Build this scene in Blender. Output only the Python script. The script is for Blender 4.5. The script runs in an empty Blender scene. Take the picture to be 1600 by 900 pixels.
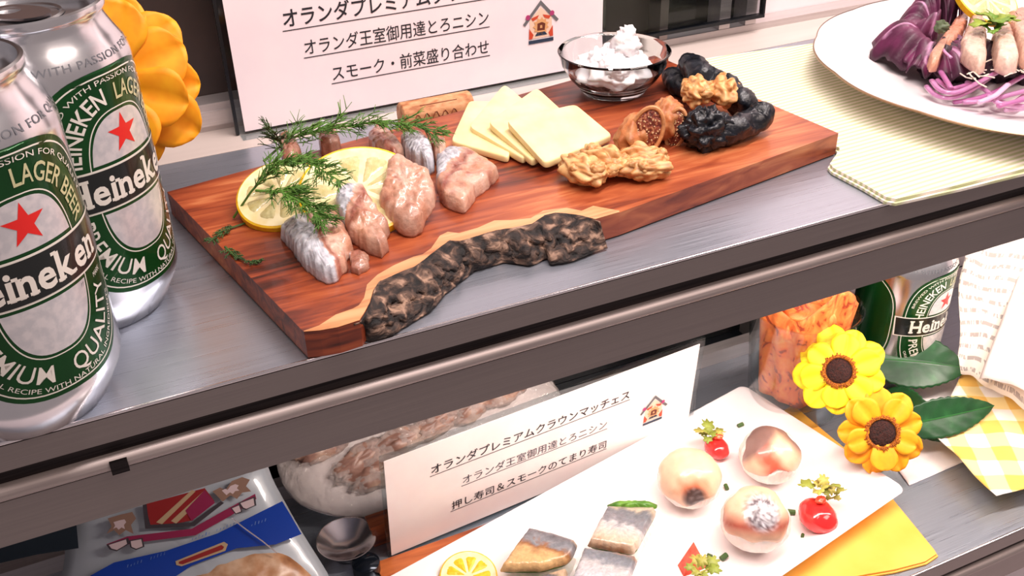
import bpy, bmesh, math, random
from mathutils import Vector, Matrix, noise
random.seed(7)
S = bpy.context.scene
C = S.collection
# ---------------------------------------------------------------- camera
F = 1594.99
CO = Vector((0, 0, 0.21933))
CR = Vector((0.90782968, -0.41861569, -0.02462048)).normalized()
CW = Vector((0.34398398, 0.77698798, -0.52722358)).normalized()
CU = CR.cross(CW).normalized()
cd = bpy.data.cameras.new('camera'); cam = bpy.data.objects.new('camera', cd); C.objects.link(cam)
cd.sensor_width = 36; cd.lens = 36*F/1600; cd.clip_start = .01
M = Matrix((CR, CU, -CW)).transposed().to_4x4(); M.translation = CO
cam.matrix_world = M
S.camera = cam
S.view_settings.view_transform = 'Standard'; S.view_settings.look = 'None'
S.view_settings.gamma = 1; S.view_settings.use_curve_mapping = False
S.view_settings.exposure = -0.08
# ---------------------------------------------------------------- world + lights
def lin(h):
    v = [int(h[i:i+2], 16)/255 for i in (0, 2, 4)]
    return tuple((c/12.92 if c <= .04045 else ((c+.055)/1.055)**2.4) for c in v)
w = bpy.data.worlds.new('world'); S.world = w; w.use_nodes = True
w.node_tree.nodes['Background'].inputs[0].default_value = (*lin('f4dfdd'), 1)
w.node_tree.nodes['Background'].inputs[1].default_value = .38
def area(name, loc, target, sx, sy, power, col):
    l = bpy.data.lights.new(name, 'AREA'); l.shape = 'RECTANGLE'; l.size = sx; l.size_y = sy
    l.energy = power; l.color = lin(col); o = bpy.data.objects.new(name, l); C.objects.link(o)
    o.location = loc
    o.rotation_euler = (Vector(target)-Vector(loc)).to_track_quat('-Z', 'Y').to_euler()
    return o
area('case_lamp', (.32, .33, .52), (.28, .42, 0), .75, .05, 5.3, 'fff0ec')
area('hall_ceiling_lamp', (.9, -.5, 1.3), (.3, .4, 0), .9, .5, 14, 'ffe9df')
area('shelf_lamp', (.42, .335, -.046), (.44, .44, -.24), .54, .018, 1.9, 'fff0e6')
# ---------------------------------------------------------------- pixel -> place on a real plane
def ray(px, py): return (CW*F + CR*(px-800) - CU*(py-450))
def P(px, py, z=0.0):
    d = ray(px, py); return CO + d*((z-CO.z)/d.z)
def PY(px, py, y):
    d = ray(px, py); return CO + d*((y-CO.y)/d.y)
def PP(px, py, o, n):
    d = ray(px, py); return CO + d*((Vector(o)-CO).dot(n)/d.dot(n))
# ---------------------------------------------------------------- materials
def nodes(name):
    m = bpy.data.materials.new(name); m.use_nodes = True
    nt = m.node_tree; return m, nt, nt.nodes['Principled BSDF']
def put(b, **k):
    names = dict(rough='Roughness', metal='Metallic', trans='Transmission Weight', ior='IOR', sss='Subsurface Weight',
                 coat='Coat Weight', spec='Specular IOR Level', alpha='Alpha', sheen='Sheen Weight', aniso='Anisotropic')
    for a, v in k.items():
        b.inputs[names[a]].default_value = v
def N(nt, t, **k):
    n = nt.nodes.new(t)
    for a, v in k.items():
        try: setattr(n, a, v)
        except Exception: n.inputs[a].default_value = v
    return n
def coords(nt, scale=(1, 1, 1), kind='Object', rot=(0, 0, 0)):
    tc = N(nt, 'ShaderNodeTexCoord'); mp = N(nt, 'ShaderNodeMapping')
    mp.inputs['Scale'].default_value = scale; mp.inputs['Rotation'].default_value = rot
    nt.links.new(tc.outputs[kind], mp.inputs['Vector']); return mp.outputs['Vector']
def ramp(nt, fac, stops):
    r = N(nt, 'ShaderNodeValToRGB'); e = r.color_ramp.elements
    while len(e) < len(stops): e.new(.5)
    for i, (p, c) in enumerate(stops):
        e[i].position = p; e[i].color = (*lin(c), 1) if isinstance(c, str) else (c, c, c, 1)
    nt.links.new(fac, r.inputs[0]); return r.outputs[0]
def bump(nt, b, h, strength=.3, dist=.001):
    n = N(nt, 'ShaderNodeBump'); n.inputs['Strength'].default_value = strength; n.inputs['Distance'].default_value = dist
    nt.links.new(h, n.inputs['Height']); nt.links.new(n.outputs[0], b.inputs['Normal'])
def plain(name, c, rough=.5, **k):
    m, nt, b = nodes(name); b.inputs['Base Color'].default_value = (*lin(c), 1); put(b, rough=rough, **k); return m
def noisy(name, stops, scale=60, stretch=(1, 1, 1), rough=.5, bs=.3, bd=.001, detail=6, dist=0., **k):
    m, nt, b = nodes(name); v = coords(nt, stretch)
    n = N(nt, 'ShaderNodeTexNoise'); n.inputs['Scale'].default_value = scale; n.inputs['Detail'].default_value = detail
    n.inputs['Distortion'].default_value = dist
    nt.links.new(v, n.inputs['Vector'])
    nt.links.new(ramp(nt, n.outputs[0], stops), b.inputs['Base Color'])
    if bs: bump(nt, b, n.outputs[0], bs, bd)
    put(b, rough=rough, **k); return m
def vcol(name, rough=.4, scale=300, amt=.35, bs=.3, bd=.0006, vor=False, **k):
    m, nt, b = nodes(name); a = N(nt, 'ShaderNodeVertexColor'); a.layer_name = 'Col'
    v = coords(nt)
    if vor:
        n = N(nt, 'ShaderNodeTexVoronoi'); out = n.outputs['Distance']
    else:
        n = N(nt, 'ShaderNodeTexNoise'); n.inputs['Detail'].default_value = 5; out = n.outputs[0]
    n.inputs['Scale'].default_value = scale; nt.links.new(v, n.inputs['Vector'])
    mix = N(nt, 'ShaderNodeMix'); mix.data_type = 'RGBA'; mix.blend_type = 'MULTIPLY'; mix.inputs[0].default_value = 1
    nt.links.new(a.outputs[0], mix.inputs[6])
    nt.links.new(ramp(nt, out, [(.25, 1-amt), (.7, 1.0)]), mix.inputs[7])
    nt.links.new(mix.outputs[2], b.inputs['Base Color'])
    if bs: bump(nt, b, out, bs, bd)
    put(b, rough=rough, **k); return m
def brushed(name, c, c2, rough=.3, stretch=(1, 60, 60), scale=18, metal=1.0):
    m, nt, b = nodes(name); v = coords(nt, stretch)
    n = N(nt, 'ShaderNodeTexNoise'); n.inputs['Scale'].default_value = scale; n.inputs['Detail'].default_value = 8
    nt.links.new(v, n.inputs['Vector'])
    nt.links.new(ramp(nt, n.outputs[0], [(.35, c), (.65, c2)]), b.inputs['Base Color'])
    nt.links.new(ramp(nt, n.outputs[0], [(.3, rough*.8), (.7, min(1, rough*1.25))]), b.inputs['Roughness'])
    bump(nt, b, n.outputs[0], .08, .0003); put(b, metal=metal); return m
MT = {}
MT['deck'] = brushed('brushed_steel_deck', 'a6acb8', 'b0b6c1', .32, (1, 90, 90), 18, .74)
MT['rail'] = brushed('brushed_steel_rail', '938987', '9a908d', .40, (1, 120, 120), 18, .85)
MT['rail_dark'] = brushed('dark_steel_groove', '2c2829', '423c3c', .4, (1, 60, 60))
MT['bead'] = brushed('dull_steel_bead', 'a79b98', 'b5aaa6', .5, (1, 60, 60), 18, .7)
MT['polished'] = plain('polished_steel_lip', 'f1edf0', .16, metal=1.0)
MT['alu'] = noisy('aluminium_frame', [(.3, 'c2bab9'), (.7, 'cfc7c6')], 20, (1, 30, 30), .38, .05, metal=.55)
MT['cream_trim'] = noisy('cream_ledge', [(.3, 'c4b8b1'), (.7, 'cec2bb')], 8, (1, 12, 12), .45, .05)
MT['dark_glass'] = noisy('dark_door_glass', [(.35, '0b1016'), (.55, '1a1a1c'), (.68, '4a3428')], 6, (1, 1, 1), .12, 0)  # brown blotches in the colour stand in for blurred reflections
MT['glass_painted_reflection'] = noisy('glass_with_painted_brown_reflection', [(.35, '3b3230'), (.62, '5b4b46'), (.75, '7d5c49')], 7, (1, 1, 1), .35, 0)  # blurry brown reflection painted into the colour of the glass
MT['white_wall'] = plain('white_panel', 'f7e9eb', .6)
MT['black_trim'] = plain('black_trim', '14171c', .3)
MT['alu_can'] = noisy('can_aluminium', [(.4, 'd9dbe0'), (.6, 'e8e9ec')], 40, (1, 1, .2), .2, .02, metal=1.0)
MT['can_green'] = noisy('green_can_ink', [(.3, '053c14'), (.7, '084e1c')], 50, (1, 1, .3), .27, .02, metal=.55, coat=.3)
MT['can_silver'] = noisy('silver_can_ink', [(.4, 'd3d2d6'), (.6, 'e6e2e4')], 300, (1, 1, 1), .34, .02, metal=.5)
MT['can_black'] = plain('black_can_ink', '101514', .25, coat=.3)
MT['can_red'] = plain('red_can_ink', 'd3201c', .35)
MT['can_text'] = plain('pale_can_ink', 'e9e4da', .35, metal=.2)
MT['can_cream'] = plain('cream_can_ink', 'c9c79b', .35, metal=.3)
MT['can_grey'] = plain('grey_can_ink', '5c5d62', .4)
MT['paper'] = noisy('sign_paper', [(.4, 'f7e9ee'), (.6, 'faeef1')], 30, (1, 1, 1), .55, .03)
MT['paper_warm'] = noisy('lower_sign_paper', [(.4, 'fbe9e6'), (.6, 'fdf0ec')], 30, (1, 1, 1), .5, .03)
MT['ink'] = plain('black_print', '22222a', .6)
MT['ink_soft'] = plain('grey_print', '4a4650', .6)
def clear(name, c='f6fafa', rough=.02, ior=1.45):
    m = plain(name, c, rough, trans=1.0, ior=ior); return m
MT['glass'] = clear('clear_glass', 'f6fbfb', .01, 1.5)
MT['acrylic'] = clear('clear_acrylic', 'fbfbfc', .02, 1.3)
def glassy(name, tint, ior=1.45, rough=.02):
    # thin clear wall: see-through with the mirror sheen of its two faces
    m, nt, b = nodes(name); out = nt.nodes['Material Output']; nt.nodes.remove(b)
    tr = N(nt, 'ShaderNodeBsdfTransparent'); tr.inputs[0].default_value = (*lin(tint), 1)
    gl = N(nt, 'ShaderNodeBsdfGlossy'); gl.inputs['Roughness'].default_value = rough
    lw = N(nt, 'ShaderNodeLayerWeight'); lw.inputs[0].default_value = .5
    pw = N(nt, 'ShaderNodeMath', operation='POWER'); pw.inputs[1].default_value = 4.; nt.links.new(lw.outputs['Facing'], pw.inputs[0])
    fr = N(nt, 'ShaderNodeMath', operation='MULTIPLY_ADD'); fr.inputs[1].default_value = .75; fr.inputs[2].default_value = ((ior-1)/(ior+1))**2
    nt.links.new(pw.outputs[0], fr.inputs[0]); mx = N(nt, 'ShaderNodeMixShader')
    nt.links.new(fr.outputs[0], mx.inputs[0]); nt.links.new(tr.outputs[0], mx.inputs[1]); nt.links.new(gl.outputs[0], mx.inputs[2])
    nt.links.new(mx.outputs[0], out.inputs[0]); return m
def thinfilm(name, c, alpha, rough=.12, bs=0, sc=60):
    m, nt, b = nodes(name); b.inputs['Base Color'].default_value = (*lin(c), 1); put(b, rough=rough, alpha=alpha, spec=.9)
    if bs:
        v = coords(nt); n = N(nt, 'ShaderNodeTexNoise'); n.inputs['Scale'].default_value = sc; n.inputs['Detail'].default_value = 4
        n.inputs['Distortion'].default_value = 1.5
        nt.links.new(v, n.inputs['Vector']); bump(nt, b, n.outputs[0], bs, .004)
    return m
MT['film'] = thinfilm('crinkled_cling_film', 'eadcd6', .30, .08, 1.0, 110)
MT['pane_film'] = glassy('tinted_sliding_pane', 'dadddf', 1.25)
MT['clear_sheet'] = glassy('clear_plastic_sheet', 'e9eef0', 1.35, .05)
# ---------------------------------------------------------------- mesh builder
ORG = {}
def tag(o, label=None, cat=None, group=None, kind=None):
    if label: o['label'] = label
    if cat: o['category'] = cat
    if group: o['group'] = group
    if kind: o['kind'] = kind
    return o
def thing(name, label, cat, loc, group=None, rot=None):
    o = bpy.data.objects.new(name, None); C.objects.link(o); o.empty_display_size = .01
    o.location = loc; ORG[o] = Vector(loc)
    if rot is not None: o.rotation_mode = 'QUATERNION'; o.rotation_quaternion = rot
    return tag(o, label, cat, group)
class MB:
    def __init__(s): s.v = []; s.f = []; s.c = []; s.uv = None
    def add(s, v, f, c=None):
        n = len(s.v); s.v += [Vector(q) for q in v]; s.f += [tuple(i+n for i in q) for q in f]
        if c is not None:
            if len(s.c) < n: s.c += [(1, 1, 1)]*(n-len(s.c))
            s.c += list(c) if isinstance(c, list) else [c]*len(v)
        elif s.c: s.c += [(1, 1, 1)]*len(v)
        return s
    def box(s, lo, hi, c=None):
        x0, y0, z0 = lo; x1, y1, z1 = hi
        v = [(x0,y0,z0),(x1,y0,z0),(x1,y1,z0),(x0,y1,z0),(x0,y0,z1),(x1,y0,z1),(x1,y1,z1),(x0,y1,z1)]
        return s.add(v, [(0,3,2,1),(4,5,6,7),(0,1,5,4),(1,2,6,5),(2,3,7,6),(3,0,4,7)], c)
    def prism(s, pts, z0, z1, c=None):
        n = len(pts)
        v = [(p[0], p[1], z0) for p in pts]+[(p[0], p[1], z1) for p in pts]
        f = [tuple(range(n-1, -1, -1)), tuple(range(n, 2*n))]+[(i, (i+1) % n, n+(i+1) % n, n+i) for i in range(n)]
        return s.add(v, f, c)
    def loft(s, rings, closed=True, cap=True, c=None):
        n = len(rings[0]); v = [q for r in rings for q in r]; f = []
        for k in range(len(rings)-1):
            for i in range(n if closed else n-1):
                j = (i+1) % n; f.append((k*n+i, k*n+j, (k+1)*n+j, (k+1)*n+i))
        if cap:
            f.append(tuple(range(n-1, -1, -1))); m = (len(rings)-1)*n; f.append(tuple(range(m, m+n)))
        return s.add(v, f, c)
    def lathe(s, prof, cx, cy, z=0, n=64, c=None, rmod=None, cap=False):
        rings = []
        for r, h in prof:
            rings.append([(cx+r*(rmod(2*math.pi*i/n, r) if rmod else 1)*math.cos(2*math.pi*i/n), cy+r*(rmod(2*math.pi*i/n, r) if rmod else 1)*math.sin(2*math.pi*i/n), z+h) for i in range(n)])
        return s.loft(rings, True, cap, c)
    def tube(s, path, rad, n=8, c=None, flat=1.0):
        path = [Vector(p) for p in path]; rings = []; up = Vector((0, 0, 1)); prev = None
        for i, p in enumerate(path):
            t = (path[min(i+1, len(path)-1)]-path[max(i-1, 0)]).normalized()
            a = (prev - t*prev.dot(t)) if prev is not None else t.cross(up)
            if a.length < 1e-6: a = t.cross(Vector((1, 0, 0)))
            a.normalize(); b = t.cross(a); prev = a
            r = rad[i] if isinstance(rad, (list, tuple)) else (rad(i/(len(path)-1)) if callable(rad) else rad)
            rings.append([p+a*r*math.cos(2*math.pi*k/n)+b*r*flat*math.sin(2*math.pi*k/n) for k in range(n)])
        return s.loft(rings, True, True, c)
    def sheet(s, fn, nu, nv, th=.0004, c=None):
        g = [[Vector(fn(i/nu, j/nv)) for j in range(nv+1)] for i in range(nu+1)]
        top = []; bot = []
        for i in range(nu+1):
            for j in range(nv+1):
                a = g[min(i+1, nu)][j]-g[max(i-1, 0)][j]; b = g[i][min(j+1, nv)]-g[i][max(j-1, 0)]
                nn = a.cross(b); nn = nn.normalized() if nn.length > 1e-12 else Vector((0, 0, 1))
                top.append(g[i][j]); bot.append(g[i][j]-nn*th)
        W = nv+1; K = len(top); f = []
        for i in range(nu):
            for j in range(nv):
                q = (i*W+j, (i+1)*W+j, (i+1)*W+j+1, i*W+j+1); f.append(q); f.append(tuple(K+x for x in reversed(q)))
        bd = [i*W for i in range(nu+1)]+[nu*W+j for j in range(1, nv+1)]+[i*W+nv for i in range(nu-1, -1, -1)]+[j for j in range(nv-1, 0, -1)]
        for a, b in zip(bd, bd[1:]+bd[:1]): f.append((b, a, K+a, K+b))
        cc = None
        if c is not None:
            if callable(c): cc = [c(i/nu, j/nv) for i in range(nu+1) for j in range(nv+1)]*2
            else: cc = c
        return s.add(top+bot, f, cc)
    def blob(s, ctr, rad, nz=(60, .1), seg=32, rings=20, rot=None, fn=None, c=None, seed=0):
        v = []; cols = []
        for i in range(rings+1):
            ph = math.pi*i/rings
            for j in range(seg):
                th = 2*math.pi*j/seg
                d = Vector((math.sin(ph)*math.cos(th), math.sin(ph)*math.sin(th), math.cos(ph)))
                k = 1+nz[1]*noise.fractal(d*nz[0]+Vector((seed, seed*1.7, 0)), 1, 2, 3)
                if fn: k *= fn(d)
                q = Vector((d.x*rad[0]*k, d.y*rad[1]*k, d.z*rad[2]*k))
                if rot is not None: q = rot @ q
                v.append(Vector(ctr)+q)
                if callable(c): cols.append(c(d))
        f = []
        for i in range(rings):
            for j in range(seg):
                k = (j+1) % seg; f.append((i*seg+j, (i+1)*seg+j, (i+1)*seg+k, i*seg+k))
        return s.add(v, f, cols if callable(c) else c)
    def pillow(s, out, zb, th, rings=8, n=56, p=2.6, nz=(180, .0006), zfn=None, colf=None, axis=None, seed=0, jag=0., sag=0., sharp=False):
        # out: world xy outline; a slab with a rounded edge and an uneven top
        o2 = [Vector((q[0], q[1])) for q in out]
        L = [0]
        for a, b in zip(o2, o2[1:]+o2[:1]): L.append(L[-1]+(b-a).length)
        pts = []
        for k in range(n):
            t = L[-1]*k/n
            i = max(x for x in range(len(o2)) if L[x] <= t+1e-12)
            a = o2[i]; b = o2[(i+1) % len(o2)]; d = L[i+1]-L[i]
            pts.append(a.lerp(b, (t-L[i])/d if d else 0))
        sm = 1 if len(o2) > 5 and not sharp else 0
        for _ in range(sm): pts = [(pts[i-1]+pts[i]*2+pts[(i+1) % n])/4 for i in range(n)]
        if jag: pts = [q+Vector((noise.noise(Vector((q.x*400, q.y*400, seed))), noise.noise(Vector((q.x*400, q.y*400, seed+5)))))*jag for q in pts]
        ctr = sum(pts, Vector((0, 0)))/n
        if axis: A = (axis[1]-axis[0]).xy; A0 = axis[0].xy
        v = []; cols = []
        def put1(q, z, t):
            zz = z+(zfn(q.x, q.y) if zfn else 0)
            v.append(Vector((q.x, q.y, zz)))
            if colf:
                if axis:
                    a = (q-A0).dot(A)/A.length_squared; bb = (q-A0).dot(Vector((-A.y, A.x)))/A.length_squared
                else: a = bb = 0
                cols.append(colf(a, bb, t, q))
        for q in pts: put1(ctr+(q-ctr)*.985, zb, -1)
        for k in range(rings+1):
            t = k/rings; e = t*.96
            rr = 1-e
            h = (1-(max(0, 1-t*1.0))**p)**(1/p) if t < 1 else 1
            for q in pts:
                qq = ctr+(q-ctr)*rr
                dz = noise.fractal(Vector((qq.x*nz[0], qq.y*nz[0], seed)), 1, 2, 3)*nz[1]*min(1, t*3)
                put1(qq, zb+th*max(h, .12)+dz, t)
        R = rings+2; f = []
        for k in range(R-1):
            for i in range(n): f.append((k*n+i, k*n+(i+1) % n, (k+1)*n+(i+1) % n, (k+1)*n+i))
        f.append(tuple(range(n-1, -1, -1))); m = (R-1)*n; f.append(tuple(range(m, m+n)))
        return s.add(v, f, cols if colf else None)
    def mesh(s, name, org, smooth=True, auto=None):
        me = bpy.data.meshes.new(name)
        me.from_pydata([q-org for q in s.v], [], s.f); me.update()
        if s.c:
            while len(s.c) < len(s.v): s.c.append((1, 1, 1))
            a = me.color_attributes.new('Col', 'FLOAT_COLOR', 'POINT')
            a.data.foreach_set('color', [x for q in s.c for x in (*q, 1)])
        if s.uv:
            u = me.uv_layers.new(name='UVMap')
            for l in me.loops: u.data[l.index].uv = s.uv[l.vertex_index]
        if smooth:
            me.shade_smooth()
            if auto: me.set_sharp_from_angle(angle=math.radians(auto))
        else: me.shade_flat()
        return me
    def part(s, name, mat, parent, label=None, kind=None, smooth=True, auto=45, local=False):
        org = Vector((0, 0, 0)) if local else ORG.get(parent, Vector((0, 0, 0)))
        o = bpy.data.objects.new(name, s.mesh(name, org, smooth, auto)); C.objects.link(o)
        o.parent = parent; ORG[o] = org; o.data.materials.append(MT[mat] if isinstance(mat, str) else mat)
        return tag(o, label, None, None, kind)
    def solo(s, name, mat, label, cat, loc, group=None, kind=None, smooth=True, auto=45):
        loc = Vector(loc); o = bpy.data.objects.new(name, s.mesh(name, loc, smooth, auto)); C.objects.link(o)
        o.location = loc; ORG[o] = loc; o.data.materials.append(MT[mat] if isinstance(mat, str) else mat)
        return tag(o, label, cat, group, kind)
    def struct(s, name, mat, parent=None, smooth=True, auto=30):
        o = bpy.data.objects.new(name, s.mesh(name, Vector((0, 0, 0)), smooth, auto)); C.objects.link(o)
        o.data.materials.append(MT[mat]); o.parent = parent; ORG[o] = Vector((0, 0, 0))
        if parent is None: o['kind'] = 'structure'
        return o
# ---------------------------------------------------------------- 2D print: text and filled shapes as flat meshes
def curve_mesh(cu):
    o = bpy.data.objects.new('tmp', cu); C.objects.link(o); bpy.context.view_layer.update()
    dg = bpy.context.evaluated_depsgraph_get(); me = bpy.data.meshes.new_from_object(o.evaluated_get(dg))
    v = [Vector((q.co.x, q.co.y)) for q in me.vertices]; f = [tuple(p.vertices) for p in me.polygons]
    bpy.data.objects.remove(o); bpy.data.meshes.remove(me); return v, f
def text2d(s, size, bold=0., shear=0., sp=1.):
    cu = bpy.data.curves.new('t', 'FONT'); cu.body = s; cu.size = size*100; cu.offset = bold*size*100; cu.shear = shear; cu.space_character = sp
    cu.resolution_u = 3; cu.align_x = 'LEFT'
    v, f = curve_mesh(cu); v = [q/100 for q in v]; return v, f
def shape2d(loops):
    cu = bpy.data.curves.new('s', 'CURVE'); cu.dimensions = '2D'; cu.fill_mode = 'BOTH'
    for lp in loops:
        sp = cu.splines.new('POLY'); sp.points.add(len(lp)-1); sp.use_cyclic_u = True
        for i, q in enumerate(lp): sp.points[i].co = (q[0]*100, q[1]*100, 0, 1)
    v, f = curve_mesh(cu); return [q/100 for q in v], f
def slice_x(v, f, step):
    bm = bmesh.new(); vs = [bm.verts.new((q.x, q.y, 0)) for q in v]
    for q in f:
        try: bm.faces.new([vs[i] for i in q])
        except ValueError: pass
    x0 = min(q.x for q in v); x1 = max(q.x for q in v); x = math.floor(x0/step)*step+step
    while x < x1:
        bmesh.ops.bisect_plane(bm, geom=bm.verts[:]+bm.edges[:]+bm.faces[:], plane_co=(x, 0, 0), plane_no=(1, 0, 0)); x += step
    bm.verts.index_update()
    r = [Vector((q.co.x, q.co.y)) for q in bm.verts], [tuple(l.vert.index for l in fc.loops) for fc in bm.faces]
    bm.free(); return r
def norm_w(v, x0, x1, y0):   # fit text between x0 and x1 with its foot at y0
    a = min(q.x for q in v); b = max(q.x for q in v); k = (x1-x0)/(b-a)
    return [Vector((x0+(q.x-a)*k, y0+q.y*1.0)) for q in v]
def flip_up(v, f, want):
    out = []
    for q in f:
        n = (v[q[1]]-v[q[0]]).cross(v[q[2]]-v[q[0]])
        out.append(q if n.dot(want) >= 0 else tuple(reversed(q)))
    return out
def superel(a, b, n, cx=0, cy=0, k=72, y0=None, y1=None):
    pts = []
    for i in range(k):
        t = 2*math.pi*i/k; c, s_ = math.cos(t), math.sin(t)
        pts.append(Vector((cx+a*abs(c)**(2/n)*(1 if c >= 0 else -1), cy+b*abs(s_)**(2/n)*(1 if s_ >= 0 else -1))))
    if y0 is not None: pts = [Vector((q.x, max(y0, q.y))) for q in pts]
    if y1 is not None: pts = [Vector((q.x, min(y1, q.y))) for q in pts]
    return pts
def star(cx, cy, r, k=.4):
    return [Vector((cx+(r if i % 2 == 0 else r*k)*math.sin(math.pi*i/5), cy+(r if i % 2 == 0 else r*k)*math.cos(math.pi*i/5))) for i in range(10)]
# ================================================================ STRUCTURE
Z2 = -.26
XL, XR = -.45, 1.1
b = MB(); b.box((XL, .515, -.003), (XR, .548, 0)); b.struct('trim_1', 'cream_trim')
b = MB(); b.box((XL, .5481, -.03), (.315, .562, .0155)); b.box((XL, .5461, .0035), (.315, .5481, .0115)); b.struct('trim_2', 'alu')
b = MB(); b.box((.315, .5481, -.03), (XR, .562, .0045)); b.struct('trim_3', 'alu')
b = MB(); b.box((XL, .5625, -.04), (.30, .566, .5)); b.struct('window_1', 'glass_painted_reflection')
b = MB(); b.box((.3003, .5625, -.04), (.355, .566, .5)); b.struct('window_2', 'glass_painted_reflection')
b = MB(); b.box((.3553, .5625, -.04), (.4097, .566, .5)); b.struct('window_5', 'dark_glass')
b = MB(); b.box((.4303, .5625, -.04), (XR, .575, .5)); b.struct('wall_back', 'white_wall')
b = MB(); b.box((.41, .5625, -.04), (.43, .575, .5)); b.struct('trim_4', 'black_trim')
b = MB(); b.box((.352, .5485, .0046), (.358, .5623, .3)); b.struct('trim_5', 'rail')
for n_, x in ((6, .398), (7, .419)):
    b = MB(); b.box((x, .5485, .0046), (x+.0085, .5623, .3)); b.struct('trim_%d' % n_, 'alu')
# raised lower lip of the dark sliding pane
b = MB(); b.box((.296, .541, .0105), (.4285, .5455, .0125)); b.box((.427, .541, .0127), (.4285, .5455, .3)); b.struct('trim_8', 'black_trim')
b = MB(); b.box((.296, .5425, .0127), (.4268, .5435, .3)); b.struct('window_3', 'pane_film')
# lower bay
b = MB(); b.box((XL, .5301, Z2), (XR, .54, Z2+.0125)); b.struct('trim_9', 'alu')
b = MB(); b.box((XL, .566, Z2-.02), (.555, .572, -.045)); b.struct('window_4', 'dark_glass')
b = MB(); b.box((.5552, .5561, Z2+.0), (XR, .5645, -.003)); b.struct('wall_back_lower', 'white_wall')
for n_, x in ((10, .452), (11, .466)):
    b = MB(); b.box((x, .545, Z2+.0), (x+.007, .56, -.045)); b.struct('trim_%d' % n_, 'rail')
b = MB(); b.box((XL, .5405, Z2-.03), (XR, .5655, Z2-.003)); b.struct('trim_12', 'black_trim')
b = MB(); b.box((.88, .20, Z2-.05), (.89, .56, .5)); b.struct('wall_right', 'white_wall')
b = MB(); b.box((XL, .05, -.62), (XR, .575, -.6)); b.struct('floor', 'white_wall')
# ---------------------------------------------------------------- shelves
def shelf(name, label, z, yf, yb, x0, x1, drop):
    t = thing(name, label, 'shelf', (x0, yf, z-drop))
    b = MB(); b.box((x0, yf+.0012, z-.002), (x1, yb, z)); b.part('deck', 'deck', t)
    b = MB(); b.tube([(x0, yf+.0005, z-.0002), (x1, yf+.0005, z-.0002)], .0007, 8); b.part('edge_lip', 'polished', t)
    def ext(pts, nm, m):
        b = MB(); b.loft([[Vector((x, yf+q[0], z+q[1])) for q in pts] for x in (x0, x1)]); b.part(nm, m, t)
    ext([(0, -.0012), (.003, -.0012), (.003, -.0115), (0, -.0115)], 'upper_band', 'rail')
    ext([(.003, -.0118), (.006, -.0118), (.006, -.0185), (.003, -.0185)], 'groove', 'rail_dark')
    prof = [(.0005+.003*(1-math.cos(a)) if 0 else -.001+.0035*(1-math.sin(a)), -.0215+.0032*math.cos(a)) for a in [math.pi*i/10 for i in range(11)]]
    ext(prof+[(.006, -.0247), (.006, -.0183)], 'bead', 'bead')
    ext([(.0015, -.0252), (.004, -.0252), (.004, -drop), (.0015, -drop)], 'lower_band', 'rail')
    return t
up = shelf('steel_shelf', 'upper brushed steel display shelf carrying the wooden board', 0, .3112, .5145, XL, .86, .0445)
lo = shelf('steel_shelf', 'lower brushed steel display shelf carrying the white rectangular platter', Z2, .296, .53, XL, .86, .0445)
b = MB(); b.box((-.02, .3094, -.0247), (-.014, .3125, -.0195)); b.part('clip', 'rail_dark', up)
# the lamp housing under the upper shelf
t = thing('strip_lamp', 'slim strip lamp fixed under the upper shelf', 'lamp', (.15, .33, -.045))
b = MB(); b.box((.15, .326, -.045), (.65, .344, -.0025)); b.part('housing', 'alu', t)
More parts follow.
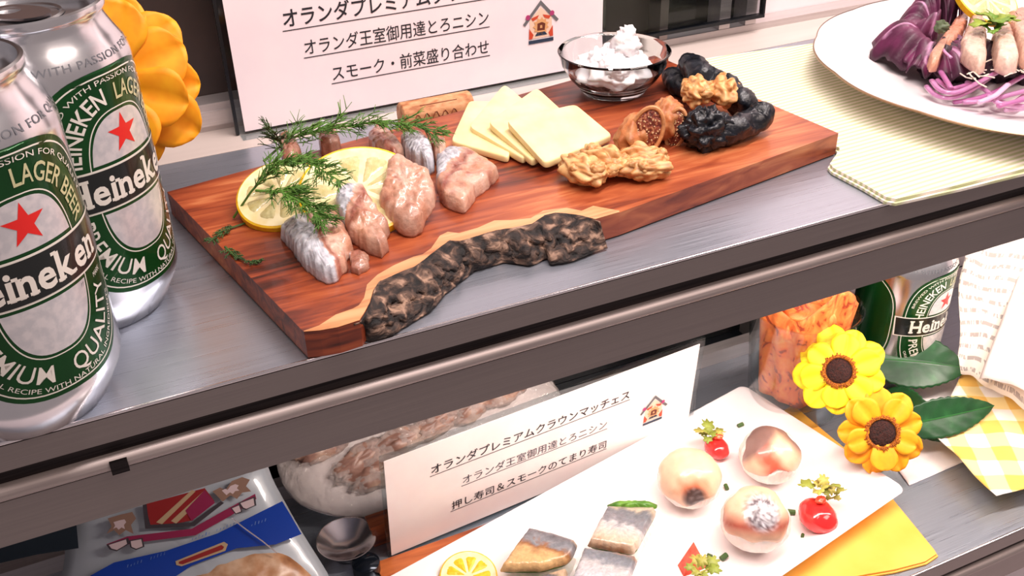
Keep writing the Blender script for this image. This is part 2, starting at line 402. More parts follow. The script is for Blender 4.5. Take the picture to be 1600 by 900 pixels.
# ================================================================ CANS
def can(cx, cy, cz, face, label):
    t = thing('beer_can', label, 'can', (cx, cy, cz), 'green and silver beer cans')
    k = 1/1
    prof = [(0, .011), (.012, .010), (.0205, .004), (.0225, .0008), (.0245, .0), (.0262, .0015), (.0292, .0075), (.0322, .0128), (.033, .0165), (.033, .1), (.0328, .1025),
            (.0315, .1065), (.0292, .1105), (.0272, .1145), (.0266, .1165), (.0268, .1178)]
    b = MB(); b.lathe(prof, cx, cy, cz, 96); b.part('body', 'alu_can', t)
    b = MB(); b.lathe([(.0268, .1178), (.0278, .1185), (.0281, .120), (.0278, .1214), (.0269, .1219), (.0261, .1214), (.0258, .1195), (.0252, .1168), (.0245, .1158), (.0236, .1166), (.0225, .1174), (.0, .1174)], cx, cy, cz, 96)
    lid = b.part('lid', 'alu_can', t)
    a = face; d = Vector((math.cos(a), math.sin(a), 0)); e = Vector((-d.y, d.x, 0)); o = Vector((cx, cy, cz+.1174))
    b = MB()
    ring = []
    for s_, r in ((1, 1), (1, .6)):
        pass
    L = superel(.0075, .012, 2.4, 0, .001, 32); H = superel(.0042, .0045, 2.2, 0, .0055, 20)
    v, f = shape2d([L, H]); v3 = [o+d*q.y*-1+e*q.x+Vector((0, 0, .0014)) for q in v]; b.add(v3, flip_up(v3, f, Vector((0, 0, 1))))
    v4 = [q-Vector((0, 0, .0009)) for q in v3]; b.add(v4, flip_up(v4, f, Vector((0, 0, -1))))
    b.part('pull_tab', 'polished', lid)
    b = MB(); b.lathe([(.0125, .0003), (.0135, .0008), (.0145, .0003)], o.x, o.y, o.z, 40); b.part('lid_ridge', 'alu_can', lid)
    R = .033
    def wrap(v, f, off, zc=0):
        v, f = slice_x(v, f, .0015)
        out = []
        for q in v:
            th = face+q.x/R; z = q.y
            r = R+off
            if z > .1: r = (.0328+(.0292-.0328)*(z-.1025)/.008 if z > .1025 else .033)+off+.0003
            if z < .0165: r = .033-(.0165-z)*.55+off+.0003
            out.append(Vector((cx+r*math.cos(th), cy+r*math.sin(th), cz+z)))
        return out, f
    def lay(loops, off, nm, m, par=None, text=None):
        b = MB(); v, f = text if text else shape2d(loops)
        v, f = wrap(v, f, off); ctr = Vector((cx, cy, 0)); ff = []
        for q in f:
            nn = (v[q[1]]-v[q[0]]).cross(v[q[2]]-v[q[0]]); out = ((v[q[0]]-ctr).xy).to_3d()
            ff.append(q if nn.dot(out) >= 0 else tuple(reversed(q)))
        b.add(v, ff); return b.part(nm, m, par or t)
    zc = .0605
    lb = lay([superel(.0335, .0425, 3.0, 0, zc)], .00010, 'label', 'can_green')
    lay([superel(.0318, .0408, 3.0, 0, zc), superel(.0313, .0403, 3.0, 0, zc)], .00018, 'outline', 'can_text', lb)
    lay([superel(.0166, .0282, 2.8, 0, zc), superel(.0162, .0278, 2.8, 0, zc)], .00018, 'outline', 'can_text', lb)
    lay([superel(.0155, .0268, 2.7, 0, zc, y0=.0705)], .0002, 'panel', 'can_silver', lb)
    lay([superel(.0155, .0268, 2.7, 0, zc, y1=.0520)], .0002, 'panel', 'can_silver', lb)
    lay([superel(.0143, .0256, 2.7, 0, zc, y1=.0510), superel(.0135, .0248, 2.7, 0, zc, y1=.0510)], .00025, 'inner_line', 'can_grey', lb)
    lay([superel(.0143, .0256, 2.7, 0, zc, y0=.0880), superel(.0135, .0248, 2.7, 0, zc, y0=.0880)], .00025, 'inner_line', 'can_grey', lb)
    lay([star(0, .0790, .0073)], .0003, 'star', 'can_red', lb)
    bw = .0365
    band = [Vector((-bw, .0540)), Vector((bw, .0540)), Vector((bw+.001, .0685)), Vector((-bw-.001, .0685))]
    big = [Vector((-bw-.001, .0532)), Vector((bw+.001, .0532)), Vector((bw+.002, .0693)), Vector((-bw-.002, .0693))]
    lay([big], .0003, 'band_edge', 'can_text', lb)
    lay([band], .0004, 'band', 'can_black', lb)
    # the word, letter by letter, with slab serifs on its stems
    V_ = []; F_ = []; cur = 0; sers = []
    for ch in 'Heineken':
        v, f = text2d(ch, .0150, .026); xa = min(q.x for q in v); xb = max(q.x for q in v); k_ = len(V_)
        V_ += [Vector((q.x-xa+cur, q.y)) for q in v]; F_ += [tuple(i+k_ for i in q) for q in f]; w_ = xb-xa; sw = .0012
        if ch == 'H': sers += [(cur-sw*.5, cur+.0030, 0), (cur+w_-.0030, cur+w_+sw*.5, 0), (cur-sw*.5, cur+.0030, .0099), (cur+w_-.0030, cur+w_+sw*.5, .0099)]
        elif ch == 'i': sers += [(cur-sw*.7, cur+w_+sw*.7, 0)]
        elif ch == 'n': sers += [(cur-sw*.6, cur+.0028, 0), (cur+w_-.0028, cur+w_+sw*.5, 0), (cur-sw, cur+.001, .0069)]
        elif ch == 'k': sers += [(cur-sw*.6, cur+.0028, 0), (cur+w_-.0024, cur+w_+sw*.5, 0), (cur-sw, cur+.001, .0100)]
        cur += w_+.0011
    kx = .0535/cur; fit = lambda q: Vector((-.0268+q.x*kx, .0563+q.y*.95+.00012*0))
    lay(None, .0005, 'lettering', 'can_text', lb, ([fit(q) for q in V_], F_))
    for x0, x1, y in sers: lay([[fit(Vector(q)) for q in ((x0, y-.0001), (x1, y-.0001), (x1, y+.0011), (x0, y+.0011))]], .00055, 'serif', 'can_text', lb)
    def arc(txt, size, a, b_, t0, t1, flip, m, bold=.01):
        v, f = text2d(txt, size, bold, 0, 1.0)
        xa = min(q.x for q in v); xb = max(q.x for q in v); cap = size*.36
        out = []
        # sample a superellipse track by arc length
        ks = [t0+(t1-t0)*i/80 for i in range(81)]; tr = []
        for tt in ks:
            c, s_ = math.cos(tt), math.sin(tt); n_ = 2.6
            tr.append(Vector((a*abs(c)**(2/n_)*(1 if c >= 0 else -1), zc+b_*abs(s_)**(2/n_)*(1 if s_ >= 0 else -1))))
        ac = [0]
        for p, q in zip(tr, tr[1:]): ac.append(ac[-1]+(q-p).length)
        for q in v:
            s_ = (q.x-xa)/(xb-xa)*ac[-1]; i = 0
            while i < 79 and ac[i+1] < s_: i += 1
            p = tr[i].lerp(tr[i+1], (s_-ac[i])/max(1e-9, ac[i+1]-ac[i])); tg = (tr[i+1]-tr[i]).normalized()
            nn = Vector((-tg.y, tg.x)); out.append(p+nn*(q.y-cap))
        lay(None, .0003, 'lettering', m, lb, (out, f))
    R_ = math.radians
    arc('HEINEKEN', .0088, .0225, .0336, R_(172), R_(98), 0, 'can_text', .012)
    arc('LAGER BEER', .0084, .0225, .0336, R_(90), R_(12), 0, 'can_cream', .012)
    arc('PREMIUM', .0090, .0230, .0336, R_(192), R_(262), 0, 'can_text', .004)
    arc('QUALITY', .0090, .0230, .0336, R_(272), R_(342), 0, 'can_text', .004)
    arc('BREWED WITH PASSION FOR QUALITY', .0026, .0292, .0388, R_(160), R_(20), 0, 'can_text', .0)
    arc('ORIGINAL RECIPE WITH NATURAL INGREDIENTS', .0026, .0294, .0390, R_(205), R_(335), 0, 'can_text', .0)
    v, f = text2d('· BREWED WITH PASSION FOR QUALITY ·', .0034, .006, 0, 1.1); v = norm_w(v, -.052, .048, .1050)
    lay(None, .0003, 'lettering', 'can_grey', t, (v, f))
    v, f = text2d('· BREWED WITH PASSION FOR QUALITY ·', .0034, .006, 0, 1.1); v = norm_w(v, -.05, .042, .0095)
    lay(None, .0003, 'lettering', 'can_grey', t, (v, f))
    v, f = text2d('TRADE', .0026, .0, 0, 1.0); v = norm_w(v, -.0262, -.0205, .0488)
    lay(None, .0003, 'lettering', 'can_text', lb, (v, f))
    v, f = text2d('MARK', .0026, .0, 0, 1.0); v = norm_w(v, .0205, .0262, .0488)
    lay(None, .0003, 'lettering', 'can_text', lb, (v, f))
    # green back label so that the can is right from the side too
    lay([superel(.0655, .0425, 3.4, math.pi*R, zc)], .0001, 'back_label', 'can_green', t)
    lay([superel(.0640, .0410, 3.4, math.pi*R, zc), superel(.0635, .0405, 3.4, math.pi*R, zc)], .0002, 'outline', 'can_text', t)
    return t
can(-.0386, .3343, 0, math.radians(-61), 'beer can nearest the camera, cut off by the left edge of the picture')
can(-.0101, .3895, 0, math.radians(-46), 'beer can behind the front can, touching the orange artificial sunflower')
can(.5229, .4656, Z2, math.radians(-75), 'beer can on the lower shelf between the glass tumbler and crumpled newsprint')
# ================================================================ SIGNS
def card_print(o, U, V, n, lines, t, mat):
    for txt, x0, x1, y, size, m, bold in lines:
        v, f = text2d(txt, size, bold); v = norm_w(v, x0, x1, y)
        w_ = [o+U*q.x+V*q.y+n*.0006 for q in v]; b = MB(); b.add(w_, flip_up(w_, f, n)); ul = y-size*.2
        q4 = [o+U*a+V*c_+n*.0006 for a, c_ in ((x0-.001, ul), (x1+.0005, ul), (x1+.0005, ul-.0005), (x0-.001, ul-.0005))]
        b.add(q4, flip_up(q4, [(0, 1, 2, 3)], n)); b.part('lettering', m, t, smooth=False)
def emblem(o, U, V, n, t, cx, cy, s):
    def sh(loops, nm, m, k, par=t):
        v, f = shape2d([[Vector(q) for q in lp] for lp in loops]); w_ = [o+U*(cx+q.x*s)+V*(cy+q.y*s)+n*(.0006+k*.00008) for q in v]
        b = MB(); b.add(w_, flip_up(w_, f, n)); return b.part(nm, m, par, smooth=False)
    e = sh([[(-.62, -.75), (.62, -.75), (.62, .2), (0, .8), (-.62, .2)]], 'emblem', 'em_cream', 0)
    sh([[(-1, .05), (-.88, -.05), (0, .92), (.88, -.05), (1, .05), (0, 1.15)]], 'roof_line', 'em_grey', 2, e)
    sh([[(-.7, -1), (.7, -1), (.7, -.82), (-.7, -.82)]], 'base_line', 'em_navy', 2, e)
    sh([[(-.68, -.75), (-.66, -.2), (-.42, -.55), (-.5, -.75)]], 'red_patch', 'em_red', 2, e)
    sh([[(.68, -.75), (.66, -.2), (.42, -.55), (.5, -.75)]], 'red_patch', 'em_red', 2, e)
    sh([[(-.55, .3), (-.1, .42), (-.2, .25), (-.45, .15)]], 'red_patch', 'em_red', 2, e)
    sh([[(.55, .3), (.1, .42), (.2, .25), (.45, .15)]], 'red_patch', 'em_red', 2, e)
    g = [(.46*(1 if i % 2 else .72)*math.cos(2*math.pi*i/22), -.15+.46*(1 if i % 2 else .72)*math.sin(2*math.pi*i/22)) for i in range(22)]
    sh([g], 'gold_crest', 'em_gold', 3, e)
    sh([[(-.22, -.35), (.2, -.38), (.24, -.05), (.05, .05), (-.2, 0)], [(-.06, -.25), (.08, -.25), (.06, -.1), (-.06, -.1)]], 'crest_mark', 'em_brown', 4, e)
    sh([[(-.35, -.62), (.35, -.62), (.2, -.45), (-.2, -.45)]], 'dark_patch', 'em_navy', 3, e)
    for x, y in ((-.72, .38), (.62, .42)):
        sh([[(x+.13*math.cos(a*math.pi/6), y+.13*math.sin(a*math.pi/6)) for a in range(12)]], 'knot', 'em_mag', 4, e)
MT['em_cream'] = plain('emblem_cream', 'f2cfb6', .6); MT['em_grey'] = plain('emblem_grey', '6b6b6e', .6); MT['em_navy'] = plain('emblem_navy', '27384e', .6)
MT['em_red'] = plain('emblem_red', 'cf4a2c', .6); MT['em_gold'] = plain('emblem_gold', 'e0a66f', .6); MT['em_brown'] = plain('emblem_brown', '6b2f1d', .6)
MT['em_mag'] = plain('emblem_magenta', 'b13a72', .6)
o = Vector((.0798, .5335, .0006)); U = Vector((1, .010, 0)).normalized(); V = Vector((0, 0, 1)); n = U.cross(V)
t = thing('sign_card', 'large white paper sign card behind the wooden board, three underlined text lines', 'sign', o+U*.11)
def slab(o, U, V, n, x0, x1, y0, y1, th):
    v = [o+U*a+V*b_+n*c_ for c_ in (0, th) for a, b_ in ((x0, y0), (x1, y0), (x1, y1), (x0, y1))]
    return MB().add(v, [(0,3,2,1),(4,5,6,7),(0,1,5,4),(1,2,6,5),(2,3,7,6),(3,0,4,7)])
slab(o, U, V, n, 0, .2225, .0014, .158, .0004).part('sheet', 'paper', t, smooth=False)
card_print(o, U, V, n, [('オランダプレミアムクラウンマッチェス', .0292, .196, .0550, .0108, 'ink', .012),
                        ('オランダ王室御用達とろニシン', .0385, .147, .0385, .0093, 'ink', .004),
                        ('スモーク・前菜盛り合わせ', .0520, .1465, .0215, .0092, 'ink', .004)], t, 'ink')
emblem(o, U, V, n, t, .1805, .0335, .0118)
t = thing('acrylic_holder', 'clear acrylic stand behind the large upper sign card', 'sign holder', o+U*.11-n*.002)
slab(o-n*.0021, U, V, n, -.003, .2255, 0, .17, .0016).part('back_plate', 'clear_sheet', t, smooth=False)
slab(o-n*.0021, U, n, -V, -.003, .2255, .0022, .010, .0005).part('foot', 'clear_sheet', t, smooth=False)
slab(o-n*.0022, U, V, n, -.0049, -.0031, 0, .17, .002).part('left_edge', 'black_trim', t, smooth=False)
# lower sign
yaw, lean = .0773, -.0783
o = Vector((.1113, .4502, Z2+.0006)); U = Vector((math.cos(yaw), math.sin(yaw), 0)); n0 = Vector((-math.sin(yaw), math.cos(yaw), 0))
V = (n0*math.sin(lean)+Vector((0, 0, 1))*math.cos(lean)); n = U.cross(V)
t = thing('sign_card', 'smaller white paper sign card on the lower shelf behind the rectangular platter', 'sign', o+U*.11)
slab(o, U, V, n, 0, .2295, .001, .0835, .0004).part('sheet', 'paper_warm', t, smooth=False)
card_print(o, U, V, n, [('オランダプレミアムクラウンマッチェス', .0295, .1745, .0590, .0083, 'ink', .012),
                        ('オランダ王室御用達とろニシン', .0505, .1580, .0400, .0078, 'ink_soft', .002),
                        ('押し寿司＆スモークのてまり寿司', .0425, .1590, .0210, .0078, 'ink', .006)], t, 'ink')
emblem(o, U, V, n, t, .1965, .0385, .0115)
t = thing('acrylic_holder', 'clear acrylic stand holding the smaller lower sign card', 'sign holder', o+U*.11-n*.002)
slab(o-n*.0021, U, V, n, -.002, .2345, 0, .0865, .0016).part('back_plate', 'clear_sheet', t, smooth=False)
slab(o-n*.0021, U, n0*-1, Vector((0, 0, -1)), -.002, .2345, .0012, .006, .0005).part('foot', 'clear_sheet', t, smooth=False)
# ================================================================ WOODEN BOARD
BH = .0121
def wood(name, stops, rough=.38):
    m, nt, b = nodes(name); v = coords(nt, (1, 9, 9), rot=(0, 0, -math.radians(10)))
    n = N(nt, 'ShaderNodeTexNoise'); n.inputs['Scale'].default_value = 16; n.inputs['Detail'].default_value = 9; n.inputs['Distortion'].default_value = 1.2
    nt.links.new(v, n.inputs['Vector'])
    n2 = N(nt, 'ShaderNodeTexNoise'); n2.inputs['Scale'].default_value = 9; n2.inputs['Detail'].default_value = 2
    v2 = coords(nt, (1, 2.2, 2), rot=(0, 0, -math.radians(10))); nt.links.new(v2, n2.inputs['Vector'])
    ad = N(nt, 'ShaderNodeMath', operation='MULTIPLY_ADD'); ad.inputs[1].default_value = .6
    nt.links.new(n2.outputs[0], ad.inputs[0]); 
    mu = N(nt, 'ShaderNodeMath', operation='MULTIPLY'); mu.inputs[1].default_value = .5; nt.links.new(n.outputs[0], mu.inputs[0])
    nt.links.new(mu.outputs[0], ad.inputs[2])
    nt.links.new(ramp(nt, ad.outputs[0], stops), b.inputs['Base Color']); bump(nt, b, n.outputs[0], .12, .0006)
    put(b, rough=rough, coat=.15); return m
MT['wood'] = wood('red_hardwood', [(.40, '35140d'), (.48, '6e2d1b'), (.56, '964526'), (.64, 'b05c35'), (.72, 'c87c4e')])
MT['sap'] = wood('pale_sapwood', [(.42, 'a5623c'), (.52, 'cf9464'), (.64, 'e0ac7c'), (.72, 'b9754a')])
MT['bark'] = noisy('dark_bark', [(.34, '0d0b0b'), (.46, '2a1f1b'), (.56, '5d473b'), (.66, 'a58570')], 170, (1, 1, 1.6), .75, 1.0, .003, 9, .5)
top_px = [(475,519),(500,517),(528,512),(562,501),(570,488),(578,473),(583,455),(592,441),(618,430),(648,417),(662,407),(675,397),(690,385),(702,377),(719,377),(748,369),(775,361),(803,357),(831,351),(850,338),(868,334),(887,335),(910,338),(930,343)]
A_, B_, C_, D_ = P(475,519,BH), P(1310,208,BH), P(1028,88,BH), P(261,300,BH)
board = thing('chopping_board', 'thick red hardwood serving board with a live bark edge on the upper shelf', 'board', P(700, 350, 0))
live = [P(x, y, BH) for x, y in top_px]
after = [A_.lerp(B_, k) for k in (.62, .75, .88)]
mid = P(968, 332, BH)
outl = live+[mid]+[B_, C_, D_]
b = MB()
import mathutils
outl2 = []
for i, q in enumerate(outl):
    nx = outl[(i+1) % len(outl)]; outl2.append(q)
    k = max(1, int((nx-q).length/.012))
    for j in range(1, k): outl2.append(q.lerp(nx, j/k))
v, f = shape2d([[q.xy for q in outl2]])
v3 = [Vector((q.x, q.y, BH)) for q in v]; b.add(v3, flip_up(v3, f, Vector((0, 0, 1))))
m_ = len(outl2); cc = sum(outl2, Vector())/m_
ring_b = [Vector((q.x, q.y, .0008)) for q in outl2]
b.add(outl2+ring_b, [(i, m_+i, m_+(i+1) % m_, (i+1) % m_) for i in range(m_)]+[tuple(range(2*m_-1, m_-1, -1))])
b.part('plank', 'wood', board, smooth=False)
# pale sapwood strip following the live edge, a hair proud of the red heartwood
w_px = [2,9,22,20,12,8,10,12,14,14,11,9,14,16,12,12,16,14,10,8,8,9,11,18]
b = MB(); inn = []
for (x, y), wd in zip(top_px+[(968,332)], w_px+[3]):
    wd2 = wd*(1+.35*noise.noise(Vector((x*.05, y*.05, 3))))
    inn.append(P(x-wd2*.15-(8 if 555 < x < 590 else 0), y-wd2, BH+.00025))
lv = [Vector((q.x, q.y, BH+.00025)) for q in live]+[Vector((mid.x, mid.y, BH+.00025))]
fs = []; vs = []
K = 6
for i in range(len(lv)-1):
    for k in range(K):
        pass
for i, (a, c_) in enumerate(zip(lv, inn)): vs += [a, c_]
b.add(vs, flip_up(vs, [(2*i, 2*i+2, 2*i+3, 2*i+1) for i in range(len(lv)-1)], Vector((0, 0, 1)))); b.part('sapwood', 'sap', board, 'pale sapwood strip along the bark edge', smooth=False)
# bark: rough skin between the top edge and a lower edge further out
bot_px = [(553,524),(575,531),(592,530),(612,524),(625,515),(645,502),(672,487),(684,472),(695,459),(718,440),(742,422),(765,415),(789,409),(808,412),(827,415),(845,407),(857,403),(862,414),(880,412),(897,408),(914,401),(930,394),(948,388)]
tp = [(552,505),(562,501),(570,488),(578,473),(583,455),(592,441),(618,430),(648,417),(662,407),(675,397),(690,385),(702,377),(719,377),(748,369),(775,361),(803,357),(831,351),(850,338),(868,334),(887,335),(910,338),(930,343),(938,346)]
def resample(pts, n):
    L = [0]
    for a, c_ in zip(pts, pts[1:]): L.append(L[-1]+(c_-a).length)
    out = []
    for k in range(n):
        t_ = L[-1]*k/(n-1); i = 0
        while i < len(pts)-2 and L[i+1] < t_: i += 1
        out.append(pts[i].lerp(pts[i+1], (t_-L[i])/max(1e-9, L[i+1]-L[i])))
    return out
TT = resample([P(x, y, BH-.0003) for x, y in tp], 110); BB = resample([P(x, y, .0006) for x, y in bot_px], 110)
def barkf(u, v_):
    i = u*109; k = min(108, int(i)); a = TT[k].lerp(TT[k+1], i-k); c_ = BB[k].lerp(BB[k+1], i-k)
    q = a.lerp(c_, v_); e = math.sin(math.pi*v_)*min(1, 8*u, 8*(1-u))
    out = (c_-a); out.z = 0
    out = out.normalized() if out.length > 1e-5 else Vector((.2, -1, 0)).normalized()
    d = noise.fractal(q*190, 1, 2, 5)*.0034+noise.ridged_multi_fractal(q*110, 1, 2, 4, 1, 2)*.0016+noise.noise(q*620)*.0006
    return q+out*(d*e+.0008*e)+Vector((0, 0, noise.noise(q*220)*.0012*e))
b = MB(); b.sheet(barkf, 260, 26, -.0008 if 0 else .0008); 
# orient the bark shell outwards
b.part('bark', 'bark', board, 'dark knobbly bark left on the cut edge', auto=None)
# ================================================================ FOOD ON THE BOARD
MT['fish'] = vcol('cured_herring', .3, 420, .3, .6, .0009, sss=.05, coat=.4)
MT['cheese'] = noisy('pale_yellow_cheese', [(.35, 'f6e3a0'), (.65, 'f9eab4')], 90, (1, 1, 1), .42, .08, .0004, sss=.2)
MT['cheese'].node_tree.nodes['Principled BSDF'].inputs['Subsurface Radius'].default_value = (.01, .008, .004)
MT['cheese'].node_tree.nodes['Principled BSDF'].inputs['Subsurface Scale'].default_value = .15
MT['fish'].node_tree.nodes['Principled BSDF'].inputs['Subsurface Scale'].default_value = .1
def lerp3(a, b_, t_): t_ = max(0, min(1, t_)); return tuple(x+(y-x)*t_ for x, y in zip(a, b_))
SIL, SILD, ROSE, PEACH, TAN, PALE = lin('e6e6ee'), lin('77747c'), lin('9a4f40'), lin('d3987c'), lin('a8725c'), lin('ecc8b4')
def fishcol(skin=.3, seed=0, rosew=.12, rosep=.5, base=PEACH, dark=0.):
    def f_(a, b_, t_, q):
        nn = noise.fractal(Vector((q.x*120, q.y*120, seed)), 1, 2, 3)
        s_ = a+nn*.10
        if s_ < skin:
            k = noise.fractal(Vector((q.x*300+q.y*200, q.y*700-q.x*500, seed)), 1, 2, 3)
            return lerp3(SIL, SILD, .22+k*.9+max(0, .35*(1-abs(a/skin if skin else 1)))-.1)
        c_ = lerp3(base, PALE, .35+nn*.9)
        c_ = lerp3(c_, ROSE, max(0, 1-abs(s_-rosep)/rosew)*.9)
        c_ = lerp3(c_, ROSE, max(0, noise.noise(Vector((q.x*260, q.y*260, seed+9)))-.1)*1.2)
        c_ = lerp3(c_, TAN, max(0, (a-.8)*1.5)+dark)
        return c_
    return f_
toC = (CO-P(560, 290, .02)).normalized()
LN = (Vector((toC.x, toC.y, 0)).normalized()*.33+Vector((0, 0, .95))).normalized()
LO = P(562, 299, BH+.0100)+LN*.0022
def slice_fish(name, label, px, zb, th, ax, cf, group='cured herring slices on the board', seed=0, zpx=None, nz=(190, .0016), lean=None, **k):
    zz = zb+(th*.22 if zpx is None else zpx)
    out = [P(x, y, zz) for x, y in px]
    if lean:      # the far end rests on the lemon slice
        o_, n_ = lean; out = [q if (h := PP(x, y, o_, n_)).z < zz else h for q, (x, y) in zip(out, px)]
        k['zfn'] = lambda x, y: max(0, o_.z-((x-o_.x)*n_.x+(y-o_.y)*n_.y)/n_.z-zb-.002)
    c_ = sum(out, Vector())/len(out); base = Vector((c_.x, c_.y, zb))
    axis = (P(*ax[0], zz), P(*ax[1], zz))
    b = MB(); b.pillow(out, zb, th, 16, 110, 4.2, nz, colf=cf, axis=axis, seed=seed, jag=.0007, **k)
    return b.solo(name, 'fish', label, 'fish', base, group, auto=None)
slice_fish('herring_slice', 'front herring slice with broad silver skin, nearest the board corner', [(437,367),(452,352),(478,346),(506,343),(527,331),(540,362),(553,390),(540,405),(545,418),(533,424),(530,434),(513,439),(496,432),(475,415),(458,391)], BH, .0095, ((462,395),(548,375)), fishcol(.42, 1, .08, .48), seed=1)
slice_fish('herring_slice', 'second herring slice from the front, silver skin at its top left', [(523,322),(527,308),(540,296),(568,298),(582,322),(595,343),(609,360),(600,374),(608,386),(597,399),(575,391),(558,380),(544,370),(533,343)], BH, .0088, ((530,340),(606,350)), fishcol(.36, 2, .14, .55), seed=2, lean=(LO, LN))
slice_fish('herring_slice', 'third herring slice, reddish back edge tucked under the lemon', [(606,262),(622,250),(644,264),(671,277),(682,305),(680,318),(664,343),(660,356),(647,365),(630,365),(610,346),(592,320),(602,290)], BH, .0092, ((600,262),(668,345)), fishcol(.0, 3, .2, .18, PEACH, .05), seed=3, lean=(LO, LN))
slice_fish('herring_slice', 'fourth herring slice lying apart beside the cheese with a brown stripe', [(682,250),(694,241),(706,238),(733,241),(764,260),(780,272),(774,281),(766,287),(757,297),(747,302),(738,316),(726,329),(712,327),(699,322),(688,312),(682,292)], BH, .0085, ((676,272),(772,285)), fishcol(.26, 4, .13, .44), seed=4)
slice_fish('herring_slice', 'grey-brown herring slice at far left under the dill tips', [(437,228),(450,220),(466,234),(474,250),(462,262),(444,262)], BH, .010, ((437,228),(480,250)), fishcol(.0, 5, .3, .2, TAN, .3), seed=5)
slice_fish('herring_slice', 'small dark herring slice behind the lemon top', [(498,222),(502,204),(512,206),(526,214),(534,232),(520,242),(502,240)], BH, .010, ((498,222),(530,240)), fishcol(.2, 6, .3, .5, TAN, .3), seed=6)
slice_fish('herring_slice', 'long tan herring slice under the dill between lemon and cork', [(576,222),(590,208),(604,214),(622,232),(634,248),(620,256),(600,250),(584,240)], BH, .010, ((580,236),(630,226)), fishcol(.0, 7, .2, .3, TAN, .1), seed=7)
slice_fish('herring_slice', 'grey wet-looking herring slice between lemon rind and fourth slice', [(626,230),(640,222),(662,226),(676,240),(680,262),(668,270),(650,262),(634,250)], BH, .012, ((630,250),(690,235)), fishcol(.62, 8, .1, .7, TAN, .2), seed=8)
slice_fish('herring_slice', 'pale narrow herring slice end beside the cheese corner', [(672,232),(684,226),(697,232),(699,246),(690,258),(680,252)], BH, .009, ((668,240),(700,240)), fishcol(.0, 9, .2, .2, PEACH, .05), seed=9)
slice_fish('herring_slice', 'little reddish fish scrap on the wood beside the front slice', [(546,398),(560,394),(576,402),(578,418),(562,428),(548,424)], BH, .0035, ((546,410),(580,410)), fishcol(.0, 10, .5, .3, TAN, .4), seed=10)
# cheese
MB_ch = [([(704,220),(733,157),(800,158),(796,246)], (0, .003, .001, 0), 'lowest pale cheese slice at the left of the fan'),
         ([(732,197),(788,130),(866,195),(818,248)], (.0034, .0040, .002, .0004), 'second cheese slice with its corner pointing to the sign'),
         ([(762,190),(839,136),(905,196),(832,252)], (.0072, .0080, .004, .0008), 'third cheese slice, mostly under the top slice'),
         ([(790,187),(899,162),(958,211),(851,255)], (.0110, .0102, .0006, .0024), 'topmost wide cheese slice nearest the walnuts')]
for px, dz, lb in MB_ch:
    th = .0036; cs = [P(x, y, BH+.0003+d+th) for (x, y), d in zip(px, dz)]
    def bil(u, v_, cs=cs): return (cs[0].lerp(cs[1], v_)).lerp(cs[3].lerp(cs[2], v_), u)
    b = MB(); n_ = 14
    # rounded slab from nested superellipse rings in unit square
    rings = []
    def ringp(sc, dz_):
        r = []
        for i in range(64):
            a = 2*math.pi*i/64; c_, s_ = math.cos(a), math.sin(a); e_ = 2/14
            u = .5+.5*sc*abs(c_)**e_*(1 if c_ >= 0 else -1); v_ = .5+.5*sc*abs(s_)**e_*(1 if s_ >= 0 else -1)
            r.append(bil(u, v_)+Vector((0, 0, dz_)))
        return r
    rings = [ringp(.97, -th), ringp(.995, -th+.0004), ringp(1, -th+.0012), ringp(1, -.0008), ringp(.99, -.0002), ringp(.965, 0), ringp(.6, .0001), ringp(.2, .0001)]
    b.loft(rings); c_ = sum(cs, Vector())/4
    b.solo('cheese_slice', 'cheese', lb, 'cheese', (c_.x, c_.y, BH), 'fanned cheese slices', auto=50)
# lemon slices
MT['rind'] = noisy('lemon_rind', [(.35, 'f2b713'), (.65, 'fbcf2c')], 400, (1, 1, 1), .4, .4, .0004)
MT['pith'] = noisy('lemon_pith', [(.35, 'f3dfa0'), (.65, 'f8ebc0')], 200, (1, 1, 1), .5, .1, .0003)
MT['pulp'] = noisy('lemon_pulp', [(.3, 'd8bf78'), (.7, 'eddba0')], 350, (1, 1, .3), .2, .5, .0006, sss=.2, coat=.5)
MT['pulp'].node_tree.nodes['Principled BSDF'].inputs['Subsurface Scale'].default_value = .05
def lemon(name, label, ctr, normal, R, th, group, nseg=9, half=None, pulp='pulp'):
    rot = Vector(normal).normalized().to_track_quat('Z', 'Y')
    t = thing(name, label, 'lemon', ctr, group, rot)
    b = MB(); b.lathe([(R*.93, -th/2), (R*.99, -th*.42), (R, 0), (R*.99, th*.42), (R*.945, th/2)], 0, 0, 0, 64); b.part('rind', 'rind', t, local=True)
    b = MB(); b.lathe([(0, -th/2+.0001), (R*.93, -th/2), (R*.945, th/2), (R*.8, th*.5), (0, th*.5-.0003)], 0, 0, 0, 64); b.part('pith', 'pith', t, local=True)
    for k in range(nseg):
        a0 = 2*math.pi*k/nseg+.05; a1 = 2*math.pi*(k+1)/nseg-.05; b = MB(); am = (a0+a1)/2; pts = [Vector((.1*R*math.cos(am), .1*R*math.sin(am)))]
        for j in range(9):
            a = a0+(a1-a0)*j/8; rr = R*(.80 if 0 < j < 8 else .74); pts.append(Vector((rr*math.cos(a), rr*math.sin(a))))
        b.pillow(pts, th/2-.0004, .0009, 3, 30, 2, (900, .0003), seed=k); b.part('segment', pulp, t, local=True)
    return t
toC = (CO-P(560, 290, .02)).normalized()
lemon('lemon_slice', 'large lemon slice leaning on the herring with dill over it', P(562, 299, BH+.0100), LN, .0268, .0042, 'lemon slices on the board')
lemon('lemon_slice', 'lemon slice at the left of the pair, bright yellow rind toward the beer cans', P(440, 309, BH+.0072), toC*.36+Vector((-.12, .0, .7)), .0195, .0070, 'lemon slices on the board', 9)
